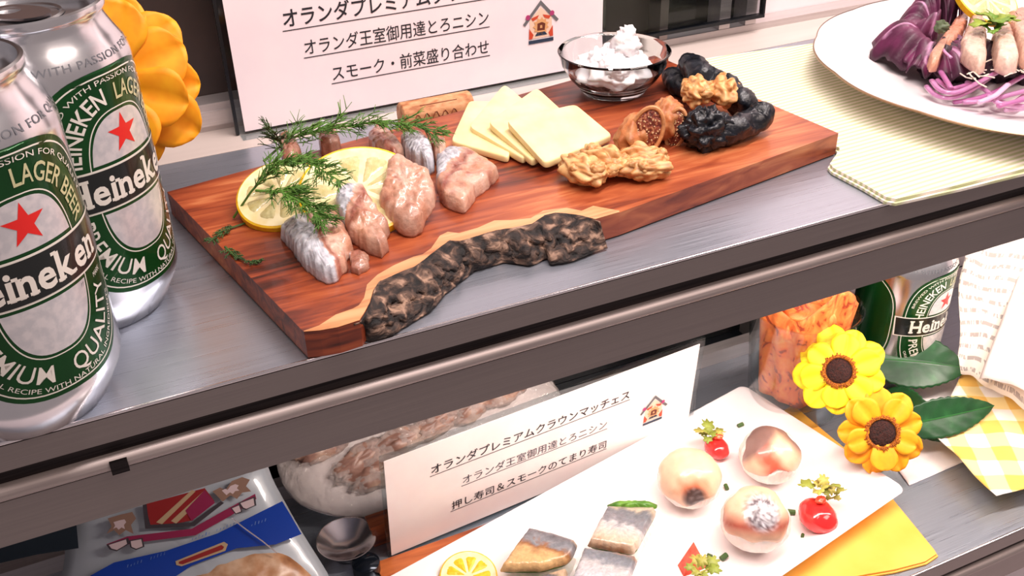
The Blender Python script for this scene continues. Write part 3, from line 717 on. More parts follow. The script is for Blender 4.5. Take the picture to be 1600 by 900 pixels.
# dill
MT['dill'] = noisy('dill_green', [(.3, '35601f'), (.7, '6a9a3c')], 120, (1, 1, 1), .5, 0)
MT['dill_dark'] = noisy('dark_dill', [(.3, '26381c'), (.7, '46662e')], 120, (1, 1, 1), .5, 0)
def dill(label, path, dens, ln, mat, seed, grow0=.25):
    rnd = random.Random(seed); pts = resample([P(x, y, z) for x, y, z in path], 40)
    t = thing('dill_sprig', label, 'dill', (pts[0].x, pts[0].y, pts[0].z), 'dill sprigs')
    b = MB(); b.tube(pts, lambda k: .0006*(1-.6*k), 6); b.part('stem', mat, t)
    b = MB(); view = (CO-pts[20]).normalized()
    for i in range(dens):
        u = grow0+(1-grow0)*rnd.random(); k = int(u*38); p = pts[k]; tg = (pts[k+1]-pts[k]).normalized()
        side = tg.cross(Vector((0, 0, 1))).normalized()*rnd.choice((-1, 1)); d = (tg*rnd.uniform(.5, 1.1)+side*rnd.uniform(.3, 1)+Vector((0, 0, rnd.uniform(-.1, .5)))).normalized()
        L = ln*rnd.uniform(.5, 1)*(1-.4*u); q = [p]; dd = d
        for j in range(4):
            dd = (dd+Vector((rnd.uniform(-.15, .15), rnd.uniform(-.15, .15), rnd.uniform(-.18, .08)))).normalized(); q.append(q[-1]+dd*L/4)
        for x in q: x.z = max(x.z, BH+.0008)
        b.tube(q, lambda s_: .00032*(1-.5*s_), 4)
        for m_ in range(5):
            j = rnd.randint(1, 3); d2 = (dd*rnd.uniform(.6, 1)+Vector((rnd.uniform(-1, 1), rnd.uniform(-1, 1), rnd.uniform(-.3, .5)))*.6).normalized()
            e = q[j]+d2*L*rnd.uniform(.25, .5); e2 = (q[j]+e)/2+Vector((0, 0, .0004)); e.z = max(e.z, BH+.0008)
            b.tube([q[j], e2, e], lambda s_: .00026*(1-.5*s_), 4)
    b.part('fronds', mat, t, kind='stuff', auto=None)
Zd = BH+.004
dill('long dill sprig lying behind the lemon toward the cork', [(412,252,Zd),(452,216,.022),(520,200,.028),(590,190,.030),(660,198,.028),(690,212,.024)], 105, .021, 'dill', 11, .12)
dill('dill sprig draped over the left lemon slice', [(365,340,BH+.001),(392,300,.026),(430,258,.037),(480,252,.042),(540,288,.042)], 85, .018, 'dill', 12, .25)
dill('dill sprig hanging down between the two lemon slices', [(400,298,.032),(440,300,.035),(478,320,.032),(512,350,.026)], 90, .017, 'dill', 13, .2)
dill('thin bare dill twig at the left end of the board', [(420,352,BH+.001),(385,348,BH+.001),(350,360,BH+.001),(325,380,BH+.001)], 18, .009, 'dill_dark', 14, .5)
dill('short dill tip lying alone on the red wood', [(352,386,BH+.001),(366,400,BH+.0012),(384,408,BH+.001),(402,412,BH+.001)], 26, .006, 'dill_dark', 15, .1)
dill('dark wiry dill tips standing at the back left', [(445,250,Zd),(440,225,.022),(430,208,.030),(418,198,.034)], 26, .015, 'dill_dark', 16, .2)
# ---------------------------------------------------------------- bowl with cream
bx, by = .2717, .4675
bowl = thing('glass_bowl', 'small clear glass bowl holding white cream at the back of the board', 'bowl', (bx, by, BH))
b = MB(); b.lathe([(0, .0006), (.0165, .0006), (.018, .0014), (.0195, .0042), (.0245, .0095), (.0287, .0165), (.0303, .0225), (.0308, .0234), (.0303, .0240), (.0293, .0234), (.0282, .0225), (.0268, .0165), (.0228, .0105), (.018, .006), (.015, .0042), (0, .0038)], bx, by, BH, 96)
b.part('shell', 'glass', bowl)
b = MB(); b.lathe([(.0199, .0050), (.0206, .0060), (.0211, .0058)], bx, by, BH, 96); b.part('ridge', 'glass', bowl)
MT['cream'] = noisy('white_cream', [(.3, 'f3ecee'), (.7, 'fdfafa')], 200, (1, 1, 1), .45, .3, .0008, sss=.1)
MT['cream'].node_tree.nodes['Principled BSDF'].inputs['Subsurface Scale'].default_value = .05
b = MB()
rnd = random.Random(3)
b.blob((bx-.001, by, BH+.0135), (.0205, .0205, .0075), (3, .25), 40, 24, seed=1)
for i in range(26):
    a = rnd.uniform(0, 6.28); r = .015*rnd.random()**.5; h = .0155+rnd.uniform(0, .009)*(1-r/.02)
    b.blob((bx-.001+r*math.cos(a), by+r*math.sin(a), BH+h), [rnd.uniform(.003, .0065)]*2+[rnd.uniform(.003, .005)], (4, .5), 16, 10, seed=i)
b.blob((bx+.006, by-.001, BH+.025), (.008, .0075, .0075), (3, .45), 24, 16, seed=40)
b.blob((bx+.009, by+.002, BH+.031), (.0045, .0045, .004), (3, .5), 18, 12, seed=41)
b.solo('cream_mound', 'cream', 'lumpy white cream heaped in the small glass bowl', 'cream', (bx, by, BH+.0045), auto=None)
# ---------------------------------------------------------------- figs, walnuts, black fruit
MT['fig_skin'] = vcol('dried_fig_skin', .5, 180, .45, .7, .0015)
MT['fig_seed'] = noisy('fig_seed_flesh', [(.35, '5e2519'), (.5, '8a4030'), (.62, 'b3714f'), (.74, 'e0b98c')], 700, (1, 1, 1), .35, .8, .001, 3)
MT['walnut'] = vcol('walnut_kernel', .45, 260, .35, .5, .0008)
MT['black'] = noisy('black_dried_fruit', [(.35, '0a0c11'), (.65, '1c2029')], 150, (1, 1, 1), .3, .8, .0015, 6, .6)
TANF, ORF = lin('df9c66'), lin('c06f3a')
def figc(d): return lerp3(TANF, ORF, .5+noise.noise(d*3)*1.2)
def fig(label, px, py, rad, h, rotz, facepx, faceax, seed):
    c_ = P(px, py, BH+h); t = thing('dried_fig', label, 'fig', (c_.x, c_.y, BH), 'cut dried figs')
    rz = Matrix.Rotation(rotz, 3, 'Z')
    b = MB(); b.blob(c_, rad, (2.2, .22), 40, 26, rz, c=figc, seed=seed, fn=lambda d: 1+.10*math.sin(9*math.atan2(d.y, d.x)+4*d.z)*(1-abs(d.z))); b.part('skin', 'fig_skin', t, auto=None)
    # cut face: a raised bed of seedy flesh turned to the camera
    nrm = (CO-c_).normalized(); nrm = (nrm+Vector((-.05, 0, -.25))).normalized(); rot = nrm.to_track_quat('Z', 'Y').to_matrix()
    q = PP(facepx[0], facepx[1], c_+nrm*rad[1]*.80, nrm)
    up = Matrix.Rotation(faceax[2], 3, 'Z')
    b = MB(); b.blob(q, (faceax[0], faceax[1], .0022), (3, .1), 36, 16, rot @ up, seed=seed+1); fl = b.part('flesh', 'fig_seed', t, auto=None)
    b = MB(); pts = [q+rot @ (up @ Vector((faceax[0]*1.06*math.cos(a*math.pi/18), faceax[1]*1.06*math.sin(a*math.pi/18), .0003))) for a in range(37)]
    b.tube(pts, .0011, 8, c=TANF); b.part('rim', 'fig_skin', fl)
    b = MB(); rnd = random.Random(seed)
    for i in range(60):
        a = rnd.uniform(0, 6.28); r = rnd.random()**.5*.9
        s_ = q+rot @ (up @ Vector((faceax[0]*r*math.cos(a), faceax[1]*r*math.sin(a), .0022*math.sqrt(max(0, 1-r*r))+.0001)))
        b.blob(s_, (.0004, .0004, .0004), (1, 0), 6, 4, c=lin('e8c79a'))
    b.part('seeds', 'walnut', fl, kind='stuff')
fig('dried fig with the larger seedy cut face, beside the cheese', 998, 210, (.0155, .0095, .0098), .0095, .55, (1010, 206), (.0068, .0115, -.3), 1)
fig('dried fig with the narrow cut face, next to the black fruit', 1040, 186, (.0125, .0085, .010), .0098, .9, (1056, 201), (.0042, .0095, -.15), 5)
def walnut(label, px, py, r, rotz, seed, h=None):
    rnd = random.Random(seed); c_ = P(px, py, BH+r*.42); b = MB(); rz = Matrix.Rotation(rotz, 3, 'Z')
    A1, A2 = lin('c0702e'), lin('f6c584')
    def col(d): return lerp3(A1, A2, .15+2.2*abs(noise.noise(d*2.1+Vector((seed, 0, 0))))+.3*noise.noise(d*6))
    for sx in (-1, 1):
        off = rz @ Vector((sx*r*.46, 0, 0))
        b.blob(c_+off, (r*.54, r*.90, r*.42), (1.5, .12), 56, 40, rz, lambda d: 1+.26*abs(noise.noise(d*1.7+Vector((seed, sx, 0))))*2-.13+.03*noise.noise(d*6), col, seed)
    for i in range(7):
        a = rnd.uniform(0, 6.28); q = c_+rz @ Vector((r*.75*math.cos(a), r*.7*math.sin(a), r*rnd.uniform(0, .3)))
        b.blob(q, (r*.26, r*.20, r*.16), (2, .35), 16, 10, rz, None, col, seed+i)
    return b.solo('walnut_half', 'walnut', label, 'walnut', (c_.x, c_.y, BH), 'walnut halves on the board', auto=None)
walnut('walnut half at the front left, touching the cheese corner', 928, 258, .0150, .3, 1)
walnut('walnut half in front of the cut figs, right of the other front one', 1005, 254, .0132, 1.2, 6)
b_ = walnut('walnut half resting among the black dried fruit', 1108, 166, .0150, -.5, 9)
b_.location.z += .0085
def blackf(label, path, rad, seed, wr=.35):
    pts = resample([P(x, y, z) for x, y, z in path], 46); b = MB(); rings = []; prev = None
    for i, p in enumerate(pts):
        tg = (pts[min(i+1, 45)]-pts[max(i-1, 0)]).normalized(); a = prev-tg*prev.dot(tg) if prev else tg.cross(Vector((0, 0, 1)))
        a.normalize(); c2 = tg.cross(a); prev = a; u = i/45
        k = int(u*(len(rad)-1)); r = rad[k]+(rad[min(k+1, len(rad)-1)]-rad[k])*(u*(len(rad)-1)-k)
        r *= math.sqrt(max(.02, 1-(2*u-1)**12)); ring = []
        for j in range(26):
            th = 2*math.pi*j/26; d = a*math.cos(th)+c2*math.sin(th)
            q = p+d*r; w_ = 1+wr*noise.fractal(Vector((q.x*110, q.y*110, q.z*110+seed)), 1, 2, 3)
            q = p+d*r*w_; q.z = max(q.z, BH+.0003); ring.append(q)
        rings.append(ring)
    b.loft(rings); c_ = pts[22]
    return b.solo('dried_fruit', 'black', label, 'dried fruit', (c_.x, c_.y, BH), 'black dried fruit pieces', auto=None)
z0 = BH+.007
blackf('long black dried fruit sloping up past the glass bowl', [(1072,92,z0+.011),(1090,112,z0+.010),(1112,128,z0+.008),(1138,142,z0+.006),(1158,158,z0+.004),(1176,176,z0)], (.0058,.0068,.0072,.0075,.0078,.0065), 1)
blackf('bent black dried fruit with its knob pointing up at the right', [(1110,212,z0-.001),(1140,204,z0),(1165,196,z0),(1184,186,z0+.001),(1196,174,z0+.004),(1200,162,z0+.007)], (.0055,.0068,.0070,.0066,.0060,.0062), 2)
blackf('small flat black dried fruit just behind the bowl rim', [(1044,112,BH+.006),(1054,122,BH+.006),(1066,134,BH+.006),(1074,146,BH+.005)], (.0045,.0065,.006,.004), 3)
b = MB(); c_ = P(1104, 202, BH+.0088); b.blob(c_, (.0108, .0092, .0088), (3, .35), 54, 40, fn=lambda d: 1+.12*noise.ridged_multi_fractal(d*3.5, 1, 2, 3, 1, 2), seed=4)
b.solo('dried_fruit', 'black', 'round wrinkled black prune in front of the raised walnut', 'dried fruit', (c_.x, c_.y, BH), 'black dried fruit pieces', auto=None)
b = MB(); b.tube([P(1073, 84, BH+.020), P(1067, 88, BH+.018), P(1062, 98, BH+.012), P(1055, 110, BH+.008)], .0004, 6); b.solo('fruit_stalk', 'ink', 'thin dark stalk hanging from the long black dried fruit', 'stalk', P(1055, 110, BH+.008))
# ---------------------------------------------------------------- cork
MT['cork'] = noisy('cork_bark', [(.35, 'a8683f'), (.5, 'c98f62'), (.7, 'dba87c')], 160, (1, 2, 2), .7, .6, .001, 8)
MT['cork_ink'] = plain('brown_cork_ink', '8a4526', .7)
c0 = P(626, 183, .009); c1 = P(735, 163, .009); ax = (c1-c0).normalized()
t = thing('cork', 'wine cork lying behind the board in front of the large sign', 'cork', ((c0+c1)/2).xy.to_3d())
b = MB(); r = .0078; b.tube([c0, c0+ax*.0006, c0+ax*.001, c0.lerp(c1, .5), c1-ax*.001, c1-ax*.0006, c1], [r*.9, r*.98, r, r, r, r*.98, r*.9], 40); b.part('body', 'cork', t)
b = MB(); vw = (CO-c0); vw = (vw-ax*vw.dot(ax)).normalized(); tn = ax.cross(vw)*-1
if tn.z < 0: tn = -tn
def oncork(u, h): 
    a = h/r; return c0+ax*u+(vw*math.cos(a)+tn*math.sin(a))*(r+.0002)
scr = [oncork(.006+.00095*i, -.002+.0016*math.sin(i*1.15)*(1.4 if i in (9, 10, 13, 14, 20) else 1)) for i in range(28)]
b.tube(scr, .00028, 5); b.part('script_print', 'cork_ink', t, 'brown handwritten flourish printed on the cork')
b = MB(); b.tube([oncork(.010+.001*i, .0042) for i in range(22)], .0002, 5); b.part('print_line', 'cork_ink', t)
# ================================================================ RIGHT: NAPKIN, PLATE, SALAD
def striped(name, c1, c2, scale, rot, rough=.75, ging=None):
    m, nt, b = nodes(name); v = coords(nt, (1, 1, 1), rot=(0, 0, rot))
    wv = N(nt, 'ShaderNodeTexWave'); wv.bands_direction = 'Y'; wv.inputs['Scale'].default_value = scale; wv.inputs['Distortion'].default_value = .3
    nt.links.new(v, wv.inputs['Vector'])
    if ging is None:
        nt.links.new(ramp(nt, wv.outputs['Fac'], [(.25, c1), (.8, c2)]), b.inputs['Base Color'])
    else:
        w2 = N(nt, 'ShaderNodeTexWave'); w2.bands_direction = 'X'; w2.inputs['Scale'].default_value = scale; w2.inputs['Distortion'].default_value = .1
        nt.links.new(v, w2.inputs['Vector'])
        a1 = ramp(nt, wv.outputs['Fac'], [(.45, 0.), (.55, 1.)]); a2 = ramp(nt, w2.outputs['Fac'], [(.45, 0.), (.55, 1.)])
        ad = N(nt, 'ShaderNodeMath', operation='ADD'); nt.links.new(a1, ad.inputs[0]); nt.links.new(a2, ad.inputs[1])
        hf = N(nt, 'ShaderNodeMath', operation='MULTIPLY'); hf.inputs[1].default_value = .5; nt.links.new(ad.outputs[0], hf.inputs[0])
        nt.links.new(ramp(nt, hf.outputs[0], [(.1, c1), (.5, c2), (.95, ging)]), b.inputs['Base Color'])
    fb = N(nt, 'ShaderNodeTexNoise'); fb.inputs['Scale'].default_value = 900; nt.links.new(v, fb.inputs['Vector'])
    bump(nt, b, fb.outputs[0], .3, .0004); put(b, rough=rough, sheen=.2); return m
MT['stripe'] = striped('cream_green_striped_cloth', 'cdd0a0', 'f8efe2', 88, math.radians(-3))
MT['stripe_edge'] = plain('cream_cloth_edge', 'e9e6cf', .8)
t = thing('napkin', 'cream and pale green striped cloth napkin under the round plate', 'napkin', P(1450, 230, 0))
nk = [P(1294,258,.003), P(1300,265,.003), P(1348,290,.003), P(1384,311,.003), P(1400,314,.003), P(1500,292,.003), P(1640,258,.003)]
far = [Vector((.86, .318, .003)), Vector((.86, .5105, .003)), P(1275,66,.003), P(1170,80,.003), P(1062,84,.003)]
def outside(q, m=.0008):
    # keep the cloth just beside the board's right end
    return q
e1 = (B_-A_).normalized(); rt = [Vector((q.x, q.y, .003))+e1*.0012 for q in (C_, C_.lerp(B_, .5), B_)]
poly = nk+far+rt+[B_+Vector((.0, -.0016, 0))]
poly = [Vector((q.x, min(q.y, .512))) for q in poly]
for k, (ins, z_) in enumerate(((0, .0004), (.0018, .0019))):
    b = MB(); ctr = sum(poly, Vector((0, 0)))/len(poly)
    pl = [q+(ctr-q).normalized()*ins for q in poly]
    v, f = shape2d([pl]); v3 = [Vector((q.x, q.y, z_+.0013)) for q in v]; b.add(v3, flip_up(v3, f, Vector((0, 0, 1))))
    m_ = len(pl); b.add([Vector((q.x, q.y, z_+.0013)) for q in pl]+[Vector((q.x, q.y, z_)) for q in pl], [(i, (i+1) % m_, m_+(i+1) % m_, m_+i) for i in range(m_)]+[tuple(range(2*m_-1, m_-1, -1))])
    b.part('cloth_layer', 'stripe', t, smooth=False)
MT['china'] = plain('white_glazed_china', 'f8eff0', .16, coat=.5)
MT['gold'] = plain('worn_gold_rim', '9c8066', .35, metal=.7)
pc = Vector((.5022, .3874)); PR = .122
def sc(a, r): return 1+.012*max(0, (r-.09)/.03)*abs(math.cos(a*6))
t = thing('round_plate', 'large round white plate with scalloped gold rim on the striped napkin', 'plate', (pc.x, pc.y, .0034))
b = MB(); b.lathe([(0, .0006), (.055, .0006), (.058, 0), (.061, .0004), (.075, .0035), (.118, .0138), (.1215, .0142), (.122, .0152), (.118, .0156), (.078, .0060), (.066, .0035), (.05, .0028), (0, .0028)], pc.x, pc.y, .0034, 144, rmod=sc); b.part('dish', 'china', t)
b = MB(); b.lathe([(.1221, .0144), (.1225, .0146), (.1225, .0154), (.1218, .0157)], pc.x, pc.y, .0034, 144, rmod=sc); b.part('gold_rim', 'gold', t, 'thin worn gold line around the rim')
PZ = .0068
MT['leafp'] = vcol('red_cabbage_leaf', .5, 160, .35, .6, .0012, coat=.05)
MT['pink'] = vcol('pink_onion', .3, 120, .15, .1, .0004, sss=.1, coat=.4)
MT['pink'].node_tree.nodes['Principled BSDF'].inputs['Subsurface Scale'].default_value = .05
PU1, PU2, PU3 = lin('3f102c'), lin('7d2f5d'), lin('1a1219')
t = thing('cabbage_leaf', 'ruffled dark purple leaves under the smoked fish on the round plate', 'leaf', P(1450, 90, PZ))
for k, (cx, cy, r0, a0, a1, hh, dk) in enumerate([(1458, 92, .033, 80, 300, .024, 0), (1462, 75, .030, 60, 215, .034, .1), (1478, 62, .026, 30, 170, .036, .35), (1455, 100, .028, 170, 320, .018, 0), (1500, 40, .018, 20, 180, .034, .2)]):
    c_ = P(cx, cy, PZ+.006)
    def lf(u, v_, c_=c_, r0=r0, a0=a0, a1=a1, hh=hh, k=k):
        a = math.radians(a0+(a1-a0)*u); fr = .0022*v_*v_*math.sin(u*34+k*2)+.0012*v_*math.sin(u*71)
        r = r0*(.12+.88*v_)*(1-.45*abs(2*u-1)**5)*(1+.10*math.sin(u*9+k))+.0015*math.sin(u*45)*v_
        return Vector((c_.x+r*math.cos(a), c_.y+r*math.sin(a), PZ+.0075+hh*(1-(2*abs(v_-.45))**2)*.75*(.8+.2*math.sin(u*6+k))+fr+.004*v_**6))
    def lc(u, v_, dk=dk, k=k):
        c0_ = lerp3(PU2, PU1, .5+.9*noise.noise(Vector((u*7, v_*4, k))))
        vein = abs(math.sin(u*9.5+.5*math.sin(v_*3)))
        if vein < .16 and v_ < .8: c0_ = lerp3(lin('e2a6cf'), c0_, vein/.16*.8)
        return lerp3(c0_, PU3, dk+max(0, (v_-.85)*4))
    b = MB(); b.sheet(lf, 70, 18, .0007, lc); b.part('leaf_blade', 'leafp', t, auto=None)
b = MB()
PKL, PKD = lin('efc0e2'), lin('b4619f')
rnd = random.Random(5)
arcs = [[(1496,60),(1484,54),(1470,60),(1472,78),(1486,90)],
        [(1448,135),(1462,152),(1485,156),(1520,140),(1545,122)], [(1456,126),(1470,146),(1492,148),(1530,128),(1560,112)], [(1490,160),(1522,156),(1552,146),(1600,118)],
        [(1505,160),(1540,158),(1572,150),(1615,138)], [(1560,166),(1590,158),(1620,150)], [(1570,172),(1600,170),(1630,160)], [(1545,150),(1560,162),(1600,166)],
        [(1470,112),(1480,128),(1486,138)], [(1510,128),(1540,140),(1560,160)], [(1465,125),(1484,140),(1515,132)], [(1530,160),(1555,150),(1575,132)], [(1600,150),(1580,164),(1560,158)]]
for i, a in enumerate(arcs):
    up_ = i == 0
    pts = resample([P(x, y, (PZ+.021 if up_ else PZ+.006+.003*(i % 3))) for x, y in a], 18)
    for k in range(4): pts = [pts[0]]+[(pts[j-1]+pts[j]*2+pts[j+1])/4 for j in range(1, 17)]+[pts[-1]]
    b.tube(pts, .0016 if not up_ else .0010, 8, c=lerp3(PKL, PKD, rnd.random()), flat=.7)
b.solo('onion_shreds', 'pink', 'tangle of pink onion shreds at the front of the round plate', 'onion', P(1530, 140, PZ), kind='stuff', auto=None)
def cr(px): return [(1300+x/4.09, y/4.09) for x, y in px]
SMK = lin('c0694e')
g = 'smoked fish slices on the round plate'
FZ = PZ+.016
slice_fish('smoked_fish_slice', 'brown-red smoked fish slice at the left, narrow tip down', cr([(865,112),(800,140),(735,230),(640,360),(605,410),(625,445),(670,440),(700,365),(780,320),(835,240),(870,150)]), FZ-.002, .009, ((1510,28),(1455,108)), lambda a, b_, t_, q: lerp3(SMK, lin('e6a688'), a+.5*noise.noise(q.to_3d()*200)), g, 21, nz=(200, .0008))
slice_fish('smoked_fish_slice', 'second smoked fish slice, greyish top and pale foot', cr([(880,125),(950,120),(972,200),(978,300),(975,400),(978,445),(935,462),(880,425),(828,385),(808,320),(840,250),(865,180)]), FZ, .010, ((1517,30),(1535,112)), lambda a, b_, t_, q: lerp3(lin('a67a66'), lin('f0cbb6'), a*1.2+.5*noise.noise(q.to_3d()*200)), g, 22, nz=(200, .0009))
slice_fish('smoked_fish_slice', 'third smoked fish slice, plump and pale below the parsley', cr([(1060,165),(1105,170),(1140,270),(1170,370),(1182,440),(1110,462),(1040,432),(1028,350),(1005,300),(1030,220)]), FZ, .011, ((1560,40),(1580,112)), lambda a, b_, t_, q: lerp3(lin('d9a183'), lin('f3d2bf'), a*1.2+.5*noise.noise(q.to_3d()*200)), g, 23, nz=(200, .0009))
slice_fish('smoked_fish_slice', 'fourth smoked fish slice cut off by the right edge of the picture', cr([(1110,130),(1180,110),(1300,110),(1330,300),(1320,430),(1240,430),(1195,400),(1165,330),(1135,240)]), FZ, .012, ((1572,30),(1600,110)), lambda a, b_, t_, q: lerp3(lin('b98270'), lin('f0cbb6'), a*.9+.5*noise.noise(q.to_3d()*200)), g, 24, nz=(200, .0012))
b = MB()
for i in range(5):
    c_ = P(1470+i*32, 112, PZ+.004); b.blob((c_.x, c_.y, PZ+.010), (.014, .012, .011), (3, .4), 20, 14, c=lerp3(PU1, PU3, .5), seed=i)
b.solo('salad_bed', 'leafp', 'dark purple shredded salad bed under the smoked fish', 'salad', P(1530, 112, PZ), kind='stuff', auto=None)
MT['sprout'] = plain('white_sprout', 'f0e6d4', .4)
b = MB()
for i in range(16):
    x, y = rnd.uniform(1500, 1600), rnd.uniform(104, 120); a = rnd.uniform(-.9, .5); l = rnd.uniform(14, 34)
    b.tube([P(x, y, FZ), P(x+l*.5*math.cos(a), y+l*.5*math.sin(a)*-1+rnd.uniform(-3, 3), FZ+.001), P(x+l*math.cos(a), y-l*math.sin(a), FZ)], .0004, 5)
b.solo('white_sprouts', 'sprout', 'thin white sprouts fringing the foot of the smoked fish', 'sprouts', P(1540, 112, FZ), kind='stuff')
MT['herb'] = vcol('parsley_green', .5, 200, .25, .3, .0006)
def leafpts(c_, ax, up, L, W, lobes, seed, cup=.2, n=36):
    # one frilly leaflet as a fan, thin but closed
    ctr = c_+ax*L*.5; sd = ax.cross(up).normalized(); top = [ctr+up*L*.06]
    for i in range(n):
        a = 2*math.pi*i/n; k = 1+.22*math.sin(lobes*a+seed)+.08*math.sin(lobes*2.3*a)
        top.append(ctr+ax*math.cos(a)*L*.5*k+sd*math.sin(a)*W*.5*k+up*(cup*L*(abs(math.sin(a))**2-.5)*.5))
    bot = [q-up*.00035 for q in top]; K_ = n+1
    f = []
    for i in range(n):
        j = (i+1) % n; f += [(0, 1+i, 1+j), (K_, K_+1+j, K_+1+i), (1+i, K_+1+i, K_+1+j, 1+j)]
    return top+bot, f
def herb(c_, size, n, seed, name, label, group=None, cols=('6d9a2e', 'a9bf52'), spread=1., par=None, up0=Vector((0, 0, 1))):
    rnd = random.Random(seed)
    t = par or thing(name, label, 'herb', c_, group)
    b = MB()
    for i in range(n):
        a = 2*math.pi*i/n+rnd.uniform(-.4, .4); ax = Vector((math.cos(a), math.sin(a), rnd.uniform(0, .5))).normalized()
        up_ = (up0+Vector((rnd.uniform(-.4, .4), rnd.uniform(-.4, .4), 0))).normalized(); up_ = (up_-ax*up_.dot(ax)).normalized()
        L = size*rnd.uniform(.6, 1); v, f = leafpts(Vector(c_)+ax*size*.25*spread*rnd.random(), ax, up_, L, L*.8, 7, rnd.uniform(0, 6), .5)
        b2 = MB(); b2.add(v, f, lerp3(lin(cols[0]), lin(cols[1]), rnd.random())); b2.part('leaflet', 'herb', t, auto=None)
    b.tube([Vector(c_)+Vector((0, 0, -.002)), Vector(c_)+Vector((size*.3, -size*.2, .001))], .0005, 6, c=lin(cols[1])); b.part('stem', 'herb', t)
    return t
herb(P(1556, 34, FZ+.016), .013, 6, 3, 'parsley_leaf', 'flat green parsley leaf on top of the smoked fish', cols=('5c8a22', '9aae3a'), spread=1.2)
herb(P(1553, 46, FZ+.014), .010, 3, 8, 'parsley_leaf', 'lower green parsley leaf hanging between two smoked slices', cols=('4c7a1e', '6f9a2c'))
lemon('lemon_slice', 'lemon slice behind the parsley on the round plate', P(1540, 0, FZ+.014), (.0, -.5, .8), .020, .004, 'lemon slices away from the board')
b = MB(); c_ = P(1472, 42, PZ+.032); b.blob(c_, (.004, .004, .003), (2, .6), 18, 12, c=lin('5d6b4a'), seed=2); b.solo('herb_bit', 'herb', 'small grey-green herb bit on the purple leaves', 'herb', (c_.x, c_.y, c_.z-.003))
# ================================================================ ORANGE SUNFLOWER BEHIND THE CANS + LOWER SUNFLOWERS
def petalmat(name, c1, c2):
    m, nt, b = nodes(name); v = coords(nt, (1, 1, 1)); g_ = N(nt, 'ShaderNodeTexNoise'); g_.inputs['Scale'].default_value = 120
    nt.links.new(v, g_.inputs['Vector']); nt.links.new(ramp(nt, g_.outputs[0], [(.35, c1), (.65, c2)]), b.inputs['Base Color']); put(b, rough=.6)
    b.inputs['Transmission Weight'].default_value = 0; return m
MT['petal_y'] = petalmat('yellow_silk_petal', 'f7c70a', 'ffdc1c'); MT['petal_o'] = petalmat('orange_yellow_silk_petal', 'f19404', 'f8aa12')
MT['disc'] = noisy('flower_disc_brown', [(.35, '1c0b0a'), (.65, '4a1d14')], 900, (1, 1, 1), .8, 1, .002)
MT['fringe'] = noisy('flower_fringe', [(.35, '7a2f0c'), (.55, 'c06a14'), (.75, 'f0b424')], 1400, (1, 1, 1), .7, .8, .001)
MT['leaf_green'] = noisy('dark_green_leaf', [(.3, '0d3318'), (.6, '1a4d26'), (.75, '2c6a37')], 70, (1, 1, 1), .38, .4, .001)
MT['stem_green'] = plain('green_stem', '2a6a2e', .5)
def petal_mesh(L, W, lift, tip, name):
    def fn(u, v_):
        s_ = v_; wd = W*(.30+.70*min(1, s_/.6)**.8)*math.sqrt(max(.16, 1-max(0, (s_-.6)/.4)**3)); x = (u-.5)*wd
        r = L*(.12+.88*s_)-L*.03*(2*u-1)**2*s_
        return Vector((r, x, L*(lift*s_+tip*s_*s_)+W*.16*(2*u-1)**2*s_*(1-.5*s_)-.0006*math.cos(u*math.pi*4)))
    b = MB(); b.sheet(fn, 8, 14, .0004); return b.mesh(name, Vector((0, 0, 0)), True, None)
def sunflower(label, c_, nrm, R, mat, n1, n2, seed, discr=.3, group='artificial sunflowers', lift=(.02, .22), twist=0):
    rnd = random.Random(seed); rot = Vector(nrm).normalized().to_track_quat('Z', 'Y')
    t = thing('sunflower', label, 'flower', c_, group, rot)
    for ring, (n, l, lf_, tp_) in enumerate(((n1, 1, lift[0], -.12), (n2, .86, lift[1], -.15))):
        if not n: continue
        me = petal_mesh(R*l, R*.62, lf_, tp_, 'petal'); me.materials.append(MT[mat])
        for i in range(n):
            o = bpy.data.objects.new('petal', me); C.objects.link(o); o.parent = t
            o.rotation_euler = (rnd.uniform(-.12, .12), rnd.uniform(-.12, .10), twist+2*math.pi*(i+.5*ring)/n+rnd.uniform(-.09, .09)); o.location = (0, 0, ring*.0012)
            s_ = rnd.uniform(.93, 1.05); o.scale = (s_, s_, s_)
    b = MB(); b.blob((0, 0, R*.06), (R*discr, R*discr, R*.16), (9, .12), 40, 20); b.part('disc', 'disc', t, local=True, auto=None)
    b = MB()
    for i in range(70):
        a = 2*math.pi*i/70; r0 = R*discr*.9; r1 = R*discr*rnd.uniform(1.12, 1.32)
        b.tube([Vector((r0*math.cos(a), r0*math.sin(a), R*.10)), Vector((r0*1.12*math.cos(a), r0*1.12*math.sin(a), R*.17)), Vector((r1*math.cos(a+.03), r1*math.sin(a+.03), R*rnd.uniform(.12, .18)))], R*.016, 4)
    b.part('fringe', 'fringe', t, local=True, kind='stuff', auto=None)
    b = MB(); b.tube([(0, 0, -.001), (0, 0, -.006), (.002, 0, -.012)], .0016, 8); b.part('stem', 'stem_green', t, local=True)
    return t
fc = Vector((.008, .468, .052))
sunflower('orange-yellow artificial sunflower peeping out behind the rear beer can', PY(165, 130, .452), (-.25, -.8, .35), .0410, 'petal_o', 10, 8, 2, .28, lift=(.02, .15))
fA = P(1312, 580, Z2+.068); fB = P(1376, 675, Z2+.040)
sunflower('upper yellow sunflower facing the camera in front of the glass tumbler', fA, (CO-fA).normalized()+Vector((-.15, .0, .12)), .0305, 'petal_y', 9, 6, 4, .30, lift=(-.02, .10))
sunflower('lower orange-tinted sunflower beside the platter, turned down to the right', fB, (CO-fB).normalized()*.8+Vector((.12, -.25, -.05)), .0290, 'petal_o', 9, 5, 6, .33, lift=(.10, .25), twist=.3)
